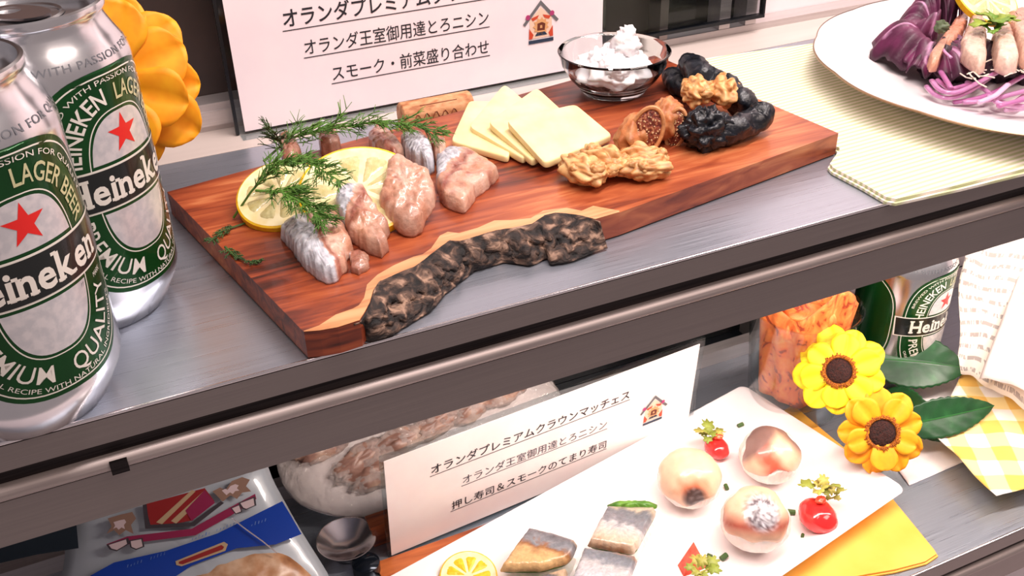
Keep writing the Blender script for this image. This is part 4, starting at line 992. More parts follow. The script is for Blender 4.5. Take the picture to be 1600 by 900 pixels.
def gleaf(label, base, tip, W, nrm, seed):
    ax = tip-base; L = ax.length; ax.normalize(); up_ = (Vector(nrm)-ax*Vector(nrm).dot(ax)).normalized(); sd = up_.cross(ax)
    def fn(u, v_):
        s_ = v_; side = 2*u-1; wd = W*.5*(math.sin(math.pi*s_**.8)**.75)*(1+.07*abs(((s_*13) % 1)-.5)*2*abs(side)**3)
        rib = .0008*math.cos(side*1.4)*1-.0004*abs(math.sin(s_*20-abs(side)*3.5))*abs(side)
        return base+ax*L*s_+sd*wd*side+up_*(rib+.005*math.sin(math.pi*s_)-.16*W*side*side*0+.10*W*abs(side)*math.sin(math.pi*s_))
    t = thing('flower_leaf', label, 'leaf', base, 'dark green artificial leaves')
    b = MB(); b.sheet(fn, 20, 56, .0004); b.part('blade', 'leaf_green', t, auto=None)
    b = MB(); b.tube([base+ax*L*k/14+up_*(.0012+.005*math.sin(math.pi*k/14)) for k in range(15)], lambda s_: .0006*(1-.6*s_), 6); b.part('midrib', 'stem_green', t)
vw = (CO-fA).normalized()
gleaf('large serrated dark green leaf to the right of the upper sunflower', P(1352, 560, Z2+.030), P(1512, 576, Z2+.026), .040, vw+Vector((0, 0, .3)), 1)
gleaf('long pointed dark green leaf between the lower sunflower and gingham cloth', P(1395, 668, Z2+.022), P(1552, 634, Z2+.026), .026, vw, 2)
gleaf('dark green leaf lying below the large serrated leaf', P(1385, 610, Z2+.016), P(1470, 690, Z2+.010), .026, vw, 3)
gleaf('small dark leaf standing behind the upper sunflower beside the can', P(1340, 540, Z2+.028), P(1440, 520, Z2+.026), .026, vw+Vector((0, 0, .2)), 4)
# ================================================================ LOWER SHELF
MT['orange_cloth'] = noisy('orange_yellow_napkin', [(.3, 'f6ab3c'), (.7, 'f9bf5a')], 25, (1, 1, 1), .75, .3, .0006)
t = thing('napkin', 'folded orange-yellow napkin under the rectangular white platter', 'napkin', P(1400, 860, Z2))
npl = [P(1466,868,Z2+.002), P(1460,858,Z2+.002), P(1388,770,Z2+.002), P(1320,700,Z2+.002), P(1238,632,Z2+.002), P(1150,690,Z2+.002), P(1000,760,Z2+.002), P(1040,1010,Z2+.002), P(1180,930,Z2+.002), P(1400,893,Z2+.002), P(1448,880,Z2+.002)]
for k in range(2):
    b = MB(); pl = [q.xy for q in npl]; m_ = len(pl); z_ = Z2+.0004+k*.0013; cs_ = sum(pl, Vector((0, 0)))/m_; pl = [q+(cs_-q).normalized()*.0012*k for q in pl]
    v, f = shape2d([pl]); v3 = [Vector((q.x, q.y, z_+.0011)) for q in v]; b.add(v3, flip_up(v3, f, Vector((0, 0, 1))))
    b.add([Vector((q.x, q.y, z_+.0011)) for q in pl]+[Vector((q.x, q.y, z_)) for q in pl], [(i, (i+1) % m_, m_+(i+1) % m_, m_+i) for i in range(m_)]+[tuple(range(2*m_-1, m_-1, -1))])
    b.part('cloth_layer', 'orange_cloth', t, smooth=False)
# rectangular platter
PB = Z2+.0032
yw = math.radians(11.6); eu = Vector((math.cos(yw), math.sin(yw), 0)); ev = Vector((-eu.y, eu.x, 0))
cornerTR = Vector((.3985, .4825, 0)); PLn, PWd = .335, .141
pctr = cornerTR-eu*PLn/2-ev*PWd/2
def rr(hx, hy, r, z, n=10):
    out = []
    for k, (sx, sy) in enumerate(((1, 1), (-1, 1), (-1, -1), (1, -1))):
        for i in range(n+1):
            a = math.pi/2*(k+i/n); out.append(Vector((pctr.x, pctr.y, PB+z))+eu*(sx*(hx-r)+r*math.cos(a))+ev*(sy*(hy-r)+r*math.sin(a)))
    return out
hx, hy = PLn/2, PWd/2
t = thing('platter', 'long white rectangular porcelain platter with sushi on the lower shelf', 'plate', (pctr.x, pctr.y, PB))
b = MB(); b.loft([rr(hx-.024, hy-.024, .004, 0), rr(hx-.018, hy-.018, .005, .0008), rr(hx-.002, hy-.002, .006, .0105), rr(hx, hy, .006, .0118), rr(hx-.0008, hy-.0008, .006, .0130), rr(hx-.004, hy-.004, .005, .0128), rr(hx-.0155, hy-.0155, .004, .0050), rr(hx-.019, hy-.019, .004, .0036), rr(hx-.05, hy-.05, .004, .0034), rr(.05, .01, .004, .0034)])
b.part('dish', 'china', t)
FS = PB+.0036
# temari sushi
MT['rice'] = noisy('pressed_rice', [(.3, 'f3e2d6'), (.7, 'fdf5ef')], 60, (1, 1, 1), .4, .2, .0006, sss=.2)
nt = MT['rice'].node_tree; bb = nt.nodes['Principled BSDF']; bb.inputs['Subsurface Scale'].default_value = .05
vo = N(nt, 'ShaderNodeTexVoronoi'); vo.inputs['Scale'].default_value = 330; nt.links.new(coords(nt, (1, 1, .6)), vo.inputs['Vector']); bump(nt, bb, vo.outputs['Distance'], .7, .0012)
def temari(label, px, py, r, colf, seed, cover=.35, wob=.15):
    c_ = P(px, py, FS+r*.88); t = thing('sushi_ball', label, 'sushi', (c_.x, c_.y, FS), 'round sushi balls')
    b = MB(); b.blob(c_, (r, r, r*.88), (2.5, .05), 48, 34, seed=seed); b.part('rice_ball', 'rice', t, auto=None)
    vwv = (CO-c_).normalized(); nrm = (vwv*.75+Vector((0, 0, .65))).normalized(); rot = nrm.to_track_quat('Z', 'Y').to_matrix(); v = []; cols = []; f = []; nr, ns = 16, 48
    for lay_ in (1.075, 1.0):
        for i in range(nr+1):
            for j in range(ns):
                a = 2*math.pi*j/ns; ph = (i/nr)*math.pi*cover*(1+wob*math.sin(3*a+seed)+.06*math.sin(7*a))
                d = rot @ Vector((math.sin(ph)*math.cos(a), math.sin(ph)*math.sin(a), math.cos(ph)))
                k = lay_+.02*noise.fractal(d*3+Vector((seed, 0, 0)), 1, 2, 3)
                if lay_ > 1.03: k -= .05*(i/nr)**6
                v.append(c_+Vector((d.x*r*k, d.y*r*k, d.z*r*.88*k))); u_ = d.dot(CR); w_ = d.dot(CU)
                cols.append(colf(u_, w_, d))
    for L_ in (0, 1):
        o_ = L_*(nr+1)*ns
        for i in range(nr):
            for j in range(ns):
                q = (o_+i*ns+j, o_+(i+1)*ns+j, o_+(i+1)*ns+(j+1) % ns, o_+i*ns+(j+1) % ns); f.append(q if L_ == 0 else tuple(reversed(q)))
    o2 = (nr+1)*ns
    for j in range(ns): f.append((nr*ns+j, o2+nr*ns+j, o2+nr*ns+(j+1) % ns, nr*ns+(j+1) % ns))
    b = MB(); b.add(v, f, cols); b.part('fish_topping', 'topping', t, auto=None)
MT['topping'] = vcol('glazed_fish_topping', .32, 160, .15, .25, .0005, sss=.05, coat=.25)
MT['topping'].node_tree.nodes['Principled BSDF'].inputs['Subsurface Scale'].default_value = .05
PEL, ORR, DRK, GRY = lin('f2c4a4'), lin('e07a55'), lin('4a332f'), lin('9c8d8c')
def c1(u, w_, d):
    r_ = math.hypot(u+.02, w_+.12); c_ = lerp3(ORR, PEL, (r_-.15)*2.2+.4*noise.noise(d*4)); k = math.hypot((u)*1.1, (w_+.38)*1.0)
    return lerp3(lerp3(DRK, GRY, .4*max(0, noise.noise(d*9)*2)), c_, (k-.29)*6)
def c2(u, w_, d):
    k = abs(u*.85+w_*.45+.18+.1*noise.noise(d*4)); c_ = lerp3(lin('e0634a'), PEL, (k-.12)*3.5); return lerp3(lin('8d6a62'), c_, (1.02-w_-abs(u-.1))*3.2)
def c3(u, w_, d):
    k = math.hypot(u, w_-.42); c_ = lerp3(PEL, lin('b75646'), max(0, 1-abs(w_-.05)*2.6)); s_ = lerp3(lin('dcd6dc'), lin('5b4a50'), .5+1.3*noise.noise(d*11)); return lerp3(s_, c_, (k-.36)*5)
temari('sushi ball with a dark seared spot on peach fish, nearest the lower sign', 1077, 748, .0203, c1, 1, .42, .05)
temari('sushi ball topped with an orange-pink streaked slice, nearest the platter corner', 1203, 712, .0200, c2, 2, .36, .22)
temari('sushi ball with silvery skin topping, in front of the other two', 1180, 812, .0212, c3, 3, .35, .12)
# tomato garnishes
MT['tomato'] = noisy('red_tomato', [(.3, 'd81f24'), (.7, 'ee3a35')], 40, (1, 1, 1), .15, .02, .0003, coat=.5)
MT['tomato_flesh'] = noisy('tomato_flesh', [(.3, 'd83a24'), (.7, 'f26a4a')], 200, (1, 1, 1), .25, .2, .0004)
def garnish(px, py, r, label, hl, seed, hx_=0, hy_=0, n=7, wedge=False):
    c_ = P(px, py, FS+r*.8)
    t = thing('cherry_tomato', label, 'tomato', (c_.x, c_.y, FS), 'cherry tomato garnishes')
    b = MB()
    if not wedge: b.blob(c_, (r*.9, r*1.1, r*.8), (1.5, .05), 32, 22, fn=lambda d: 1-.08*d.z**4)
    else:
        v = [c_+Vector(q)*r for q in ((-1, -.5, -.8), (1, -.5, -.8), (.9, .6, -.8), (-.8, .6, -.8), (.1, .2, 1.5))]
        b.add(v, [(3, 2, 1, 0), (0, 1, 4), (1, 2, 4), (2, 3, 4), (3, 0, 4)])
    b.part('fruit', 'tomato' if not wedge else 'tomato_flesh', t, auto=40 if wedge else None)
    if not wedge:
        q = c_+Vector((0, 0, r*.78)); b = MB()
        b.blob(q+Vector((.002, .002, .0015)), (.0035, .003, .0016), (2, .4), 16, 10); b.part('cut_flesh', 'tomato_flesh', t, auto=None)
    hc = P(px+hx_, py+hy_, FS+r*1.75); herb(hc, .0105, n, seed, 'herb_sprig', hl, 'curly herb sprigs on the platter', ('8a9a3a', 'c2b45a'), 1.3)
garnish(1278, 806, .0122, 'whole-looking red cherry tomato right of the silver-topped sushi ball', 'curly herb sprig lying on the right-hand cherry tomato', 31, 4, -44)
garnish(1120, 700, .0088, 'cherry tomato half hidden under herbs between two sushi balls', 'curly herb sprig behind the peach sushi ball', 32, -12, -24, 8)
garnish(1082, 874, .0085, 'pointed tomato wedge at the bottom edge of the picture', 'curly herb sprig around the tomato wedge', 33, 14, 16, 8, True)
herb(P(1300, 775, FS+.012), .0085, 5, 36, 'herb_sprig', 'small herb sprig at the right side of the right-hand tomato', 'curly herb sprigs on the platter', ('7d8f34', 'b3a850'))
b_px = [(1157,664,.0030,'green chive bit near the platter\'s far corner'),(1135,761,.0028,'green chive bit between the peach and silver-topped balls'),(1236,800,.0036,'green chive bit left of the right-hand tomato'),(1254,837,.0020,'tiny green chive bit in front of the right-hand tomato'),(1109,868,.0022,'small chive ring above the tomato wedge'),(1131,870,.0034,'dark chive bit right of the tomato wedge')]
for i, (x, y, s_, lb) in enumerate(b_px):
    c_ = P(x, y, FS+s_*.5); b = MB(); a = i*1.3; d = Vector((math.cos(a), math.sin(a), .1))*s_*.7
    b.tube([c_-d, c_, c_+d], s_*.5, 10, c=lin('46662e')); b.solo('chive_bit', 'herb', lb, 'chive', (c_.x, c_.y, FS), 'chopped green chive bits')
# pressed sushi
MT['shiso'] = noisy('green_shiso_leaf', [(.3, '3a6a1e'), (.7, '6c9a34')], 150, (1, 1, 1), .4, .4, .0006)
BLU, SLV, BRN, CRM = lin('6f7278'), lin('cfc8ca'), lin('9b6238'), lin('e2b57e')
def presscol(seed, mode):
    def f_(a, b_, t_, q):
        nn = .12*noise.fractal(q.to_3d()*170+Vector((0, 0, seed)), 1, 2, 3); a = a+nn; g2 = noise.noise(q.to_3d()*700)
        st = {0: [(0, lin('c9b59c')), (.12, BLU), (.38, lin('8e8a90')), (.45, SLV), (.78, lin('dcc0a6')), (.92, BRN), (1.1, BRN)],
              1: [(0, lin('a4714a')), (.12, BLU), (.35, lin('8b8d96')), (.5, SLV), (1.1, lin('d8d2dc'))],
              2: [(0, lin('caa98c')), (.08, lin('5d5a60')), (.34, lin('8f8f96')), (.42, BRN), (.62, CRM), (1.1, CRM)]}[mode]
        for (x0, k0), (x1, k1) in zip(st, st[1:]):
            if a < x1: return lerp3(lerp3(k0, k1, (a-x0)/(x1-x0)), SILD, max(0, g2)*.6 if mode != 2 else 0)
        return st[-1][1]
    return f_
def press(label, px, ax, mode, seed, h=.019, leafpx=None, z_off=0):
    zt = FS+h+z_off; out = [P(x, y, zt) for x, y in px]; c_ = sum(out, Vector())/len(out)
    t = thing('pressed_sushi', label, 'sushi', (c_.x, c_.y, FS), 'pressed mackerel sushi pieces')
    b = MB(); b.pillow([c_+(q-c_)*.96 for q in out], FS, h-.0075, 3, 56, 7, (300, .0004), seed=seed, sharp=True); b.part('rice_block', 'rice', t, auto=None)
    b = MB(); b.pillow([c_+(q-c_)*.975 for q in out], FS+h-.0074, .0009, 2, 48, 5, (200, .0003), seed=seed); b.part('shiso_leaf', 'shiso', t, auto=None)
    b = MB(); b.pillow(out, FS+h-.0064, .0062, 10, 96, 6, (200, .0006), sharp=True, colf=presscol(seed, mode), axis=(P(*ax[0], zt), P(*ax[1], zt)), seed=seed, jag=.0004); b.part('fish_slice', 'fish', t, auto=None)
    if leafpx:
        lp = [P(x, y, zt) for x, y in leafpx]; b = MB(); b.pillow(lp, zt-.0035, .0042, 3, 48, 3, (400, .0006), seed=seed+3, jag=.0008); b.part('garnish_leaf', 'shiso', t, auto=None)
press('pressed sushi piece with green leaf at its far end, furthest back of four', [(948,786),(985,788),(1026,788),(1024,797),(1012,818),(998,846),(990,856),(955,850),(918,843),(935,809)], ((966,786),(940,856)), 0, 1, leafpx=[(948,783),(985,781),(1028,782),(1026,790),(985,790),(950,789)])
press('pressed sushi piece with bright silver skin at the bottom edge', [(911,852),(955,858),(997,866),(990,884),(982,905),(940,905),(892,900),(902,875)], ((950,853),(925,910)), 1, 2)
press('pressed sushi piece with golden-brown fish, left of the silver one', [(826,820),(865,829),(903,841),(897,858),(886,871),(868,875),(846,882),(781,882),(803,850)], ((862,826),(828,890)), 2, 3)
press('pressed sushi piece cut off at the bottom beneath the golden-brown one', [(790,900),(840,898),(888,884),(886,900),(880,930),(780,930)], ((835,890),(820,940)), 2, 4, .015)
lemon('lemon_slice', 'orange-yellow lemon slice on the platter at the bottom edge', P(732, 902, FS+.004), (0, -.2, 1), .0175, .0035, 'lemon slices away from the board', pulp='rind')
MT['tumbler'] = glassy('clear_tumbler_glass', 'f1f4f4', 1.5)
# glass tumbler with orange paper
gx, gy = .4290, .4620
glass = thing('glass_tumbler', 'clear glass tumbler holding patterned orange paper behind the sunflowers', 'glass', (gx, gy, Z2))
b = MB(); b.lathe([(0, .001), (.029, .001), (.0315, .003), (.0335, .018), (.0385, .088), (.0394, .0892), (.0384, .0900), (.0372, .089), (.0325, .024), (.0305, .0185), (.027, .0145), (0, .0140)], gx, gy, Z2, 80); b.part('shell', 'tumbler', glass)
MT['orange_paper'] = noisy('orange_patterned_paper', [(.36, '9c3a1c'), (.40, 'ea6a30'), (.6, 'f58a42'), (.75, 'fab068')], 75, (1, 1, .7), .6, .2, .0008, 4, 2.5)
b = MB()
def op(u, v_):
    a = 2*math.pi*u; r = (.0285+.0065*v_)*(1+.07*math.sin(5*a)+.04*math.sin(11*a+v_*3)); return Vector((gx+r*math.cos(a)*.90, gy+r*math.sin(a)*.90, Z2+.019+(.086+.012*math.sin(3*a))*v_))
b.sheet(op, 96, 16, .0005)
b.blob((gx, gy, Z2+.082), (.026, .026, .026), (2, .5), 40, 24, seed=2)
b.solo('orange_paper', 'orange_paper', 'orange patterned paper stuffed inside the glass tumbler', 'paper', (gx, gy, Z2+.018), auto=None)
# white tissue sheet and gingham napkin, newsprint
MT['tissue'] = noisy('white_tissue', [(.35, 'f0e6e6'), (.65, 'fbf4f3')], 60, (1, 1, 1), .6, .6, .002)
ts = [P(1300,740,Z2+.0012), P(1417,759,Z2+.0012), P(1502,721,Z2+.0012), P(1520,640,Z2+.0012), P(1480,590,Z2+.0012), P(1330,690,Z2+.0012)]
e00, e10, e11, e01 = P(1340,800,Z2+.003), P(1540,706,Z2+.003), P(1480,560,Z2+.003), P(1345,650,Z2+.003)
e00 = P(1421,758,Z2+.001); e10 = P(1560,698,Z2+.001)
def tf(u, v_):
    q = e00.lerp(e10, u).lerp(e01.lerp(e11, u), v_); q.z = Z2+.0009+.004*max(0, noise.fractal(Vector((q.x*70, q.y*70, 1)), 1, 2, 3))*min(1, v_*5); return q
b = MB(); b.sheet(tf, 30, 30, .0003); b.solo('tissue_sheet', 'tissue', 'crinkled white tissue sheet on the lower shelf beneath the gingham napkin', 'tissue', P(1450, 720, Z2), auto=None)
MT['gingham'] = striped('yellow_gingham_cloth', 'fbf3ea', 'f7dc96', 12, math.radians(28), .8, 'efbb55')
ZG = Z2+.018
def bez(c4, u, v_): return c4[0].lerp(c4[1], u).lerp(c4[3].lerp(c4[2], u), v_)
t = thing('napkin', 'yellow and white gingham cloth napkin at the right of the lower shelf', 'napkin', P(1580, 720, Z2))
for k, dz in enumerate((0, -.006, -.009)):
    c4 = [P(1460+k*3, 678+k*3, ZG+dz), P(1557, 775, ZG-.003+dz), P(1760, 720, ZG+dz), P(1530, 520, ZG+.004+dz)]
    # corner points: left corner, front corner, far right, far left
    def gf(u, v_, c4=c4, k=k, dz=dz):
        q = bez(c4, u, v_); q.z += .0022*noise.noise(Vector((q.x*45, q.y*45, k)))+.0025*math.sin(u*3.0)*v_*.5; 
        if k: q.z = ZG+dz+.0012*noise.noise(Vector((q.x*45, q.y*45, k)))+.002
        return q
    b = MB(); b.sheet(gf, 30, 30, .0006); b.part('cloth_layer', 'gingham', t, auto=None)
# a rolled hem joining the layers at the front corner
def newsmat():
    m, nt, b = nodes('printed_newsprint'); tc = N(nt, 'ShaderNodeUVMap'); mp = N(nt, 'ShaderNodeMapping'); nt.links.new(tc.outputs[0], mp.inputs[0])
    wv = N(nt, 'ShaderNodeTexWave'); wv.bands_direction = 'Y'; wv.inputs['Scale'].default_value = 7.5; nt.links.new(mp.outputs[0], wv.inputs['Vector'])
    n1 = N(nt, 'ShaderNodeTexNoise'); n1.inputs['Scale'].default_value = 1; mp2 = N(nt, 'ShaderNodeMapping'); mp2.inputs['Scale'].default_value = (60, 24, 1)
    nt.links.new(tc.outputs[0], mp2.inputs[0]); nt.links.new(mp2.outputs[0], n1.inputs['Vector']); n1.inputs['Detail'].default_value = 3
    a = ramp(nt, wv.outputs['Fac'], [(.66, 0.), (.78, 1.)]); c_ = ramp(nt, n1.outputs[0], [(.44, 0.), (.50, 1.)])
    sp = N(nt, 'ShaderNodeSeparateXYZ'); nt.links.new(tc.outputs[0], sp.inputs[0])
    lim = ramp(nt, sp.outputs[1], [(.0, 1.), (.46, 1.), (.5, 0.)])
    m1 = N(nt, 'ShaderNodeMath', operation='MULTIPLY'); nt.links.new(a, m1.inputs[0]); nt.links.new(c_, m1.inputs[1])
    m2 = N(nt, 'ShaderNodeMath', operation='MULTIPLY'); nt.links.new(m1.outputs[0], m2.inputs[0]); nt.links.new(lim, m2.inputs[1])
    nt.links.new(ramp(nt, m2.outputs[0], [(0, 'faeee4'), (1, 'b5a9a4')]), b.inputs['Base Color']); put(b, rough=.8); return m
MT['news'] = newsmat()
c4 = [P(1478, 560, Z2+.020), P(1680, 680, Z2+.030), P(1760, 330, Z2+.15), P(1480, 330, Z2+.15)]
c4 = [P(1493, 578, Z2+.026), P(1660, 665, Z2+.030), Vector((.76, .50, Z2+.21)), Vector((.590, .511, Z2+.21))]
b = MB(); uv = []
def nf(u, v_):
    q = bez(c4, u, v_); q.z += .012*math.sin(math.pi*v_)*(-1)*.8+.005*noise.fractal(Vector((u*4, v_*4, 2)), 1, 2, 2); q.y -= .008*noise.noise(Vector((u*3, v_*5, 7))); q.x += .008*math.sin(math.pi*v_)*(1-u); return q
b.sheet(nf, 40, 40, .0004); b.uv = [(i/40, j/40) for i in range(41) for j in range(41)]*2
nw = thing('newspaper', 'crumpled printed newspaper sheet rising behind the gingham napkin', 'newspaper', P(1560, 600, Z2))
b.part('sheet', 'news', nw, auto=None)
c5 = [P(1530, 592, Z2+.040), P(1650, 650, Z2+.042), Vector((.66, .42, Z2+.11)), Vector((.605, .435, Z2+.095))]
def nf2(u, v_):
    q = bez(c5, u, v_); q.z += .008*math.sin(math.pi*u)+.003*noise.noise(Vector((u*5, v_*5, 3))); return q
MT['news_back'] = noisy('pale_newsprint_back', [(.4, 'eadbd8'), (.6, 'f6eae6')], 50, (1, 1, 1), .8, .2)
b = MB(); b.sheet(nf2, 24, 24, .0004); b.part('folded_flap', 'news_back', nw, 'pale folded flap without print', auto=None)
# ---------------------------------------------------------------- wooden box behind the lower sign, dark canister, wrapped tray, pouch
MT['redwood'] = wood('orange_brown_wood', [(.42, '6e2f18'), (.52, 'a8552c'), (.64, 'c9703c'), (.72, 'd98850')])
t = thing('wooden_box', 'orange-brown wooden box half hidden behind the lower sign', 'box', (.16, .475, Z2))
b = MB(); b.box((.104, .4525+.01, Z2+.0003), (.205, .472, Z2+.016)); b.part('block', 'redwood', t, smooth=False)
b = MB(); b.box((.103, .4615, Z2+.0163), (.206, .473, Z2+.0183)); b.part('lid', 'redwood', t, smooth=False)
b = MB()
b.loft([[Vector((x, y0_, z_)) for y0_, z_ in ((.425, Z2+.0003), (.4485, Z2+.0003), (.4485, Z2+.0018), (.425, Z2+.0018))] for x in (.1, .27)])
b.solo('wood_strip', 'redwood', 'thin brown wooden strip between the platter and the lower sign', 'board', (.18, .437, Z2), smooth=False)
MT['navy_metal'] = plain('glossy_dark_metal', '1c222c', .15, metal=.6)
t = thing('steel_dish', 'small shiny metal dish under the film-wrapped tray beside the blue pouch', 'dish', (.088, .466, Z2))
b = MB(); b.lathe([(0, 0.0005), (.010, .0005), (.011, .002), (.015, .008), (.0185, .0115), (.0188, .0122), (.0180, .0120), (.010, .004), (0, .003)], .088, .466, Z2, 64); b.part('bowl', 'polished', t)
b = MB(); b.lathe([(.0151, .0083), (.0156, .0086), (.0156, .0080)], .088, .466, Z2, 64); b.part('ring', 'navy_metal', t)
MT['smoked'] = noisy('brown_smoked_food', [(.3, '5a3a30'), (.5, '9c7466'), (.65, 'c9a894'), (.8, 'b86c3a')], 55, (1, 1.5, 1), .4, .6, .002, 5)
tl = math.radians(33); tn_ = Vector((0, -math.sin(tl), math.cos(tl))); to_ = Vector((0, .4785, Z2+.010)); tu = Vector((1, 0, 0)); tv = tn_.cross(tu)
def WP(x, y, h=0.): return PP(x, y, to_, tn_)+tn_*h
tr = thing('wrapped_tray', 'oval plate of food under crinkled cling film behind the lower sign', 'wrapped food', WP(620, 700, -.006))
op_ = [WP(*q) for q in [(430,720),(442,760),(470,790),(520,806),(600,812),(700,782),(800,728),(870,680),(890,640),(860,590),(740,570),(600,600),(470,660)]]
def tilted(nm, m, px, base, th, rings, n, p, nz, label=None, seed=0, jag=0):
    loc = [Vector(((a-to_).dot(tu), (a-to_).dot(tv))) for a in px]; b0 = MB(); b0.pillow(loc, base, th, rings, n, p, nz, seed=seed, jag=jag)
    b = MB(); b.add([to_+tu*a.x+tv*a.y+tn_*a.z for a in b0.v], b0.f); return b.part(nm, m, tr, label, auto=None)
tilted('tray', 'china', op_, -.003, .003, 4, 72, 5, (60, .0002))
rnd = random.Random(8); rt_ = Matrix.Rotation(tl, 3, 'X')
for i, (x, y, a) in enumerate([(505,700,.2),(560,722,.4),(622,692,.1),(540,672,0),(680,664,.3),(600,650,.2),(740,634,.5),(655,628,.1),(790,612,.3),(590,742,.2)]):
    b2 = MB(); b2.blob(WP(x, y, .004), (.020, .009, .0055), (3, .25), 28, 16, rt_ @ Matrix.Rotation(a, 3, 'Z'), seed=i); b2.part('food_piece', 'smoked', tr, auto=None)
tilted('cling_film', 'film', op_, .0002, .009, 34, 180, 2.2, (150, .0042), 'crinkled clear cling film', 5, .0008)
# blue and white pouch leaning on the left
pn = Vector((0, -math.sin(math.radians(42)), math.cos(math.radians(42)))); po = Vector((0, .425, Z2+.012))
MT['pouch'] = plain('white_grey_plastic', 'aab0b8', .25, coat=.5); MT['pouch_blue'] = plain('blue_print', '0f3a9c', .25, coat=.4); MT['pouch_navy'] = plain('dark_print', '14202a', .3)
MT['maroon'] = plain('maroon_print', '8a1c46', .35); MT['pouch_red'] = plain('red_print', '8f1d1d', .35); MT['pouch_gold'] = plain('tan_print', 'b59a78', .35)
MT['pouch_brown'] = noisy('bread_through_window', [(.3, '7a4a2c'), (.5, 'b27f58'), (.7, 'd9b79a')], 60, (1, 1, 1), .3, .4, .001)
MT['ribbon_pale'] = plain('pale_ribbon_end', 'cdb6b8', .35); MT['outline'] = plain('dark_outline_print', '3a3238', .4); MT['figure'] = plain('brown_heraldic_print', '8a6a5a', .4)
MT['mark'] = plain('faint_pale_print', '5a78b4', .3)
MT['magenta'] = plain('magenta_print', 'c2308a', .35)
pu = Vector((1, 0, 0)); pv = pn.cross(pu)
def pp(x, y, h=0): return PP(x, y, po, pn)+pn*h
pt = thing('food_pouch', 'blue and white plastic food pouch with a crest, at bottom left', 'pouch', pp(300, 880, -.012))
def puff(px, hh, nm, m, h0, seed=0, parent=pt, label=None, n=80, rings=10, base=-.006):
    q = [pp(x, y) for x, y in px]; loc = [Vector(((a-po).dot(pu), (a-po).dot(pv))) for a in q]; b0 = MB(); b0.pillow(loc, base, hh-base, rings, n, 2.2, (70, .0016), seed=seed)
    b = MB(); b.add([po+pu*a.x+pv*a.y+pn*a.z for a in b0.v], b0.f); return b.part(nm, m, parent, label, auto=None)
puff([(100,735),(413,705),(425,745),(470,826),(520,905),(530,990),(60,1000),(100,880)], .004, 'bag', 'pouch', 0)
def flat(px, nm, m, h, parent=pt, label=None, sub=None):
    v, f = shape2d([[Vector(q) for q in lp] for lp in px]); v, f = slice_x([q*.01 for q in v], f, .25)
    w_ = []
    for q in v:
        a = pp(q.x*100, q.y*100); w_.append(a+pn*h)
    b = MB(); b.add(w_, flip_up(w_, f, pn)); return b.part(nm, m, parent, label, smooth=False)
H = .0062
flat([[(60,960),(135,905),(180,880),(260,862),(340,835),(440,785),(456,812),(470,836),(430,852),(370,858),(300,885),(240,925),(200,960)]], 'blue_band', 'pouch_blue', H, label='wide blue printed band')
flat([[(0,838),(60,800),(118,782),(125,858),(60,868),(0,882)]], 'dark_patch', 'pouch_navy', H)
flat([[(228,790),(320,765),(335,785),(300,815),(250,825),(236,822)]], 'shield', 'pouch_red', H+.0002, label='dark red shield of the crest')
flat([[(245,818),(300,768),(306,770),(254,821)]], 'shield_stripe', 'pouch_gold', H+.0004)
flat([[(268,816),(318,770),(324,774),(276,820)]], 'shield_stripe', 'pouch_gold', H+.0004)
flat([[(290,800),(320,768),(336,788),(300,816)]], 'shield_corner', 'maroon', H+.0005)
flat([[(224,790),(230,788),(234,822),(300,818),(345,785),(350,788),(304,824),(228,828)]], 'shield_border', 'outline', H+.0003)
flat([[(168,852),(200,840),(300,828),(350,800),(398,774),(400,782),(360,808),(306,838),(210,850),(176,860)]], 'ribbon', 'maroon', H+.0006, label='maroon ribbon under the crest')
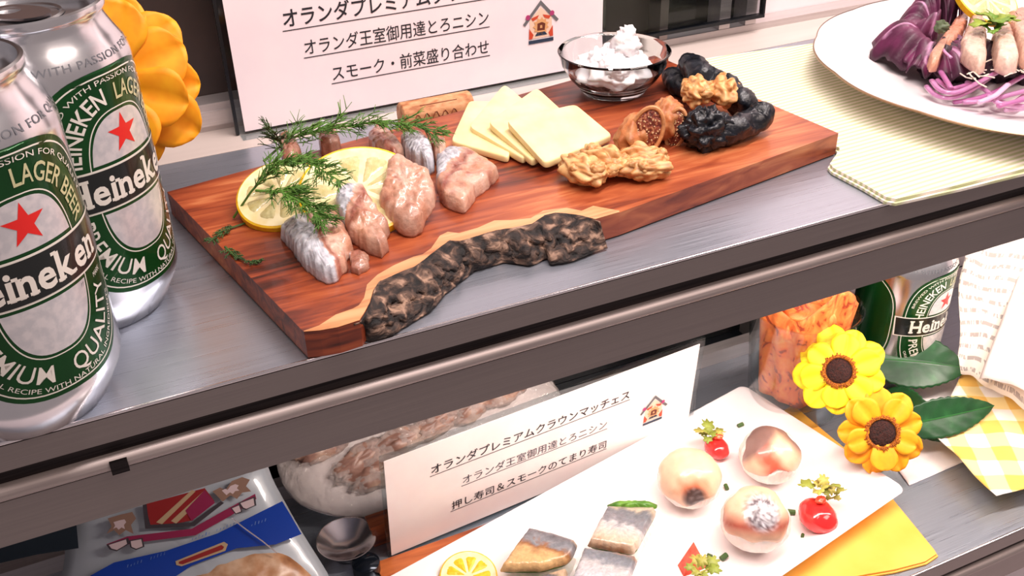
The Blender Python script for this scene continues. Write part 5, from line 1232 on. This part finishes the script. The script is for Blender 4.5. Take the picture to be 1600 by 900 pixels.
for px in ([(168,853),(202,842),(204,851),(184,863),(173,860)], [(203,846),(224,842),(227,856),(214,861),(205,857)], [(372,788),(398,778),(400,792),(384,799),(378,797)], [(360,796),(374,790),(378,802),(368,806)]):
    flat([px], 'ribbon_border', 'outline', H+.0007); c_ = (sum(q[0] for q in px)/len(px), sum(q[1] for q in px)/len(px))
    flat([[(c_[0]+(x-c_[0])*.78, c_[1]+(y-c_[1])*.78) for x, y in px]], 'ribbon_end', 'ribbon_pale', H+.0008)
for px in ([(170,812),(190,806),(208,802),(214,812),(206,822),(210,836),(198,830),(188,838),(180,830),(168,836),(176,824)], [(332,770),(344,764),(352,768),(362,754),(378,748),(390,752),(384,762),(392,770),(378,772),(370,782),(360,776),(348,786),(340,778)]):
    flat([px], 'heraldic_figure', 'figure', H+.0003); c_ = (sum(q[0] for q in px)/len(px), sum(q[1] for q in px)/len(px))
    flat([[(c_[0]+(x-c_[0])*.45-3, c_[1]+(y-c_[1])*.45) for x, y in px]], 'heraldic_inner_patch', 'ribbon_pale', H+.0004)  # pale inner patch printed on each figure
rnd = random.Random(12)
for x0, y0, n_ in ((200,888,5),(236,876,5),(300,846,6),(338,832,6),(392,824,5)):      # faint worn marks on the band
    for k in range(n_):
        x = x0+k*5.2; y = y0-k*1.8; w_ = rnd.uniform(.8, 1.6); h_ = rnd.uniform(3, 6)
        flat([[(x, y), (x+w_, y-.4), (x+w_+1, y-h_), (x+1, y-h_+.4)]], 'faint_mark', 'mark', H+.0003)
flat([[(275,878),(350,848),(356,852),(352,862),(284,886),(276,884)]], 'text_lozenge', 'pouch_gold', H+.0003)
flat([[(280,879),(346,853),(350,856),(348,860),(286,883),(280,882)]], 'text_lozenge_red', 'pouch_red', H+.0004)
puff([(270,905),(330,870),(400,852),(445,855),(478,880),(500,905),(520,960),(260,980)], .0085, 'clear_window', 'pouch_brown', 0, 4, label='clear window showing brown bread')
b = MB(); q0 = [pp(x, y, .008) for x, y in ((362,812),(385,830),(410,848),(432,866))]; b.tube(q0, .0004, 6); b.part('crease', 'polished', pt)
# dark bottle and glass things behind the pouch and wrapped tray
b = MB(); b.lathe([(0, .0005), (.0075, .0005), (.0085, .002), (.0085, .009), (.006, .011), (0, .0115)], .0935, .4445, Z2, 48)
b.solo('bottle_cap', 'navy_metal', 'dark glossy round cap on the shelf left of the wooden box', 'cap', (.0935, .4445, Z2))
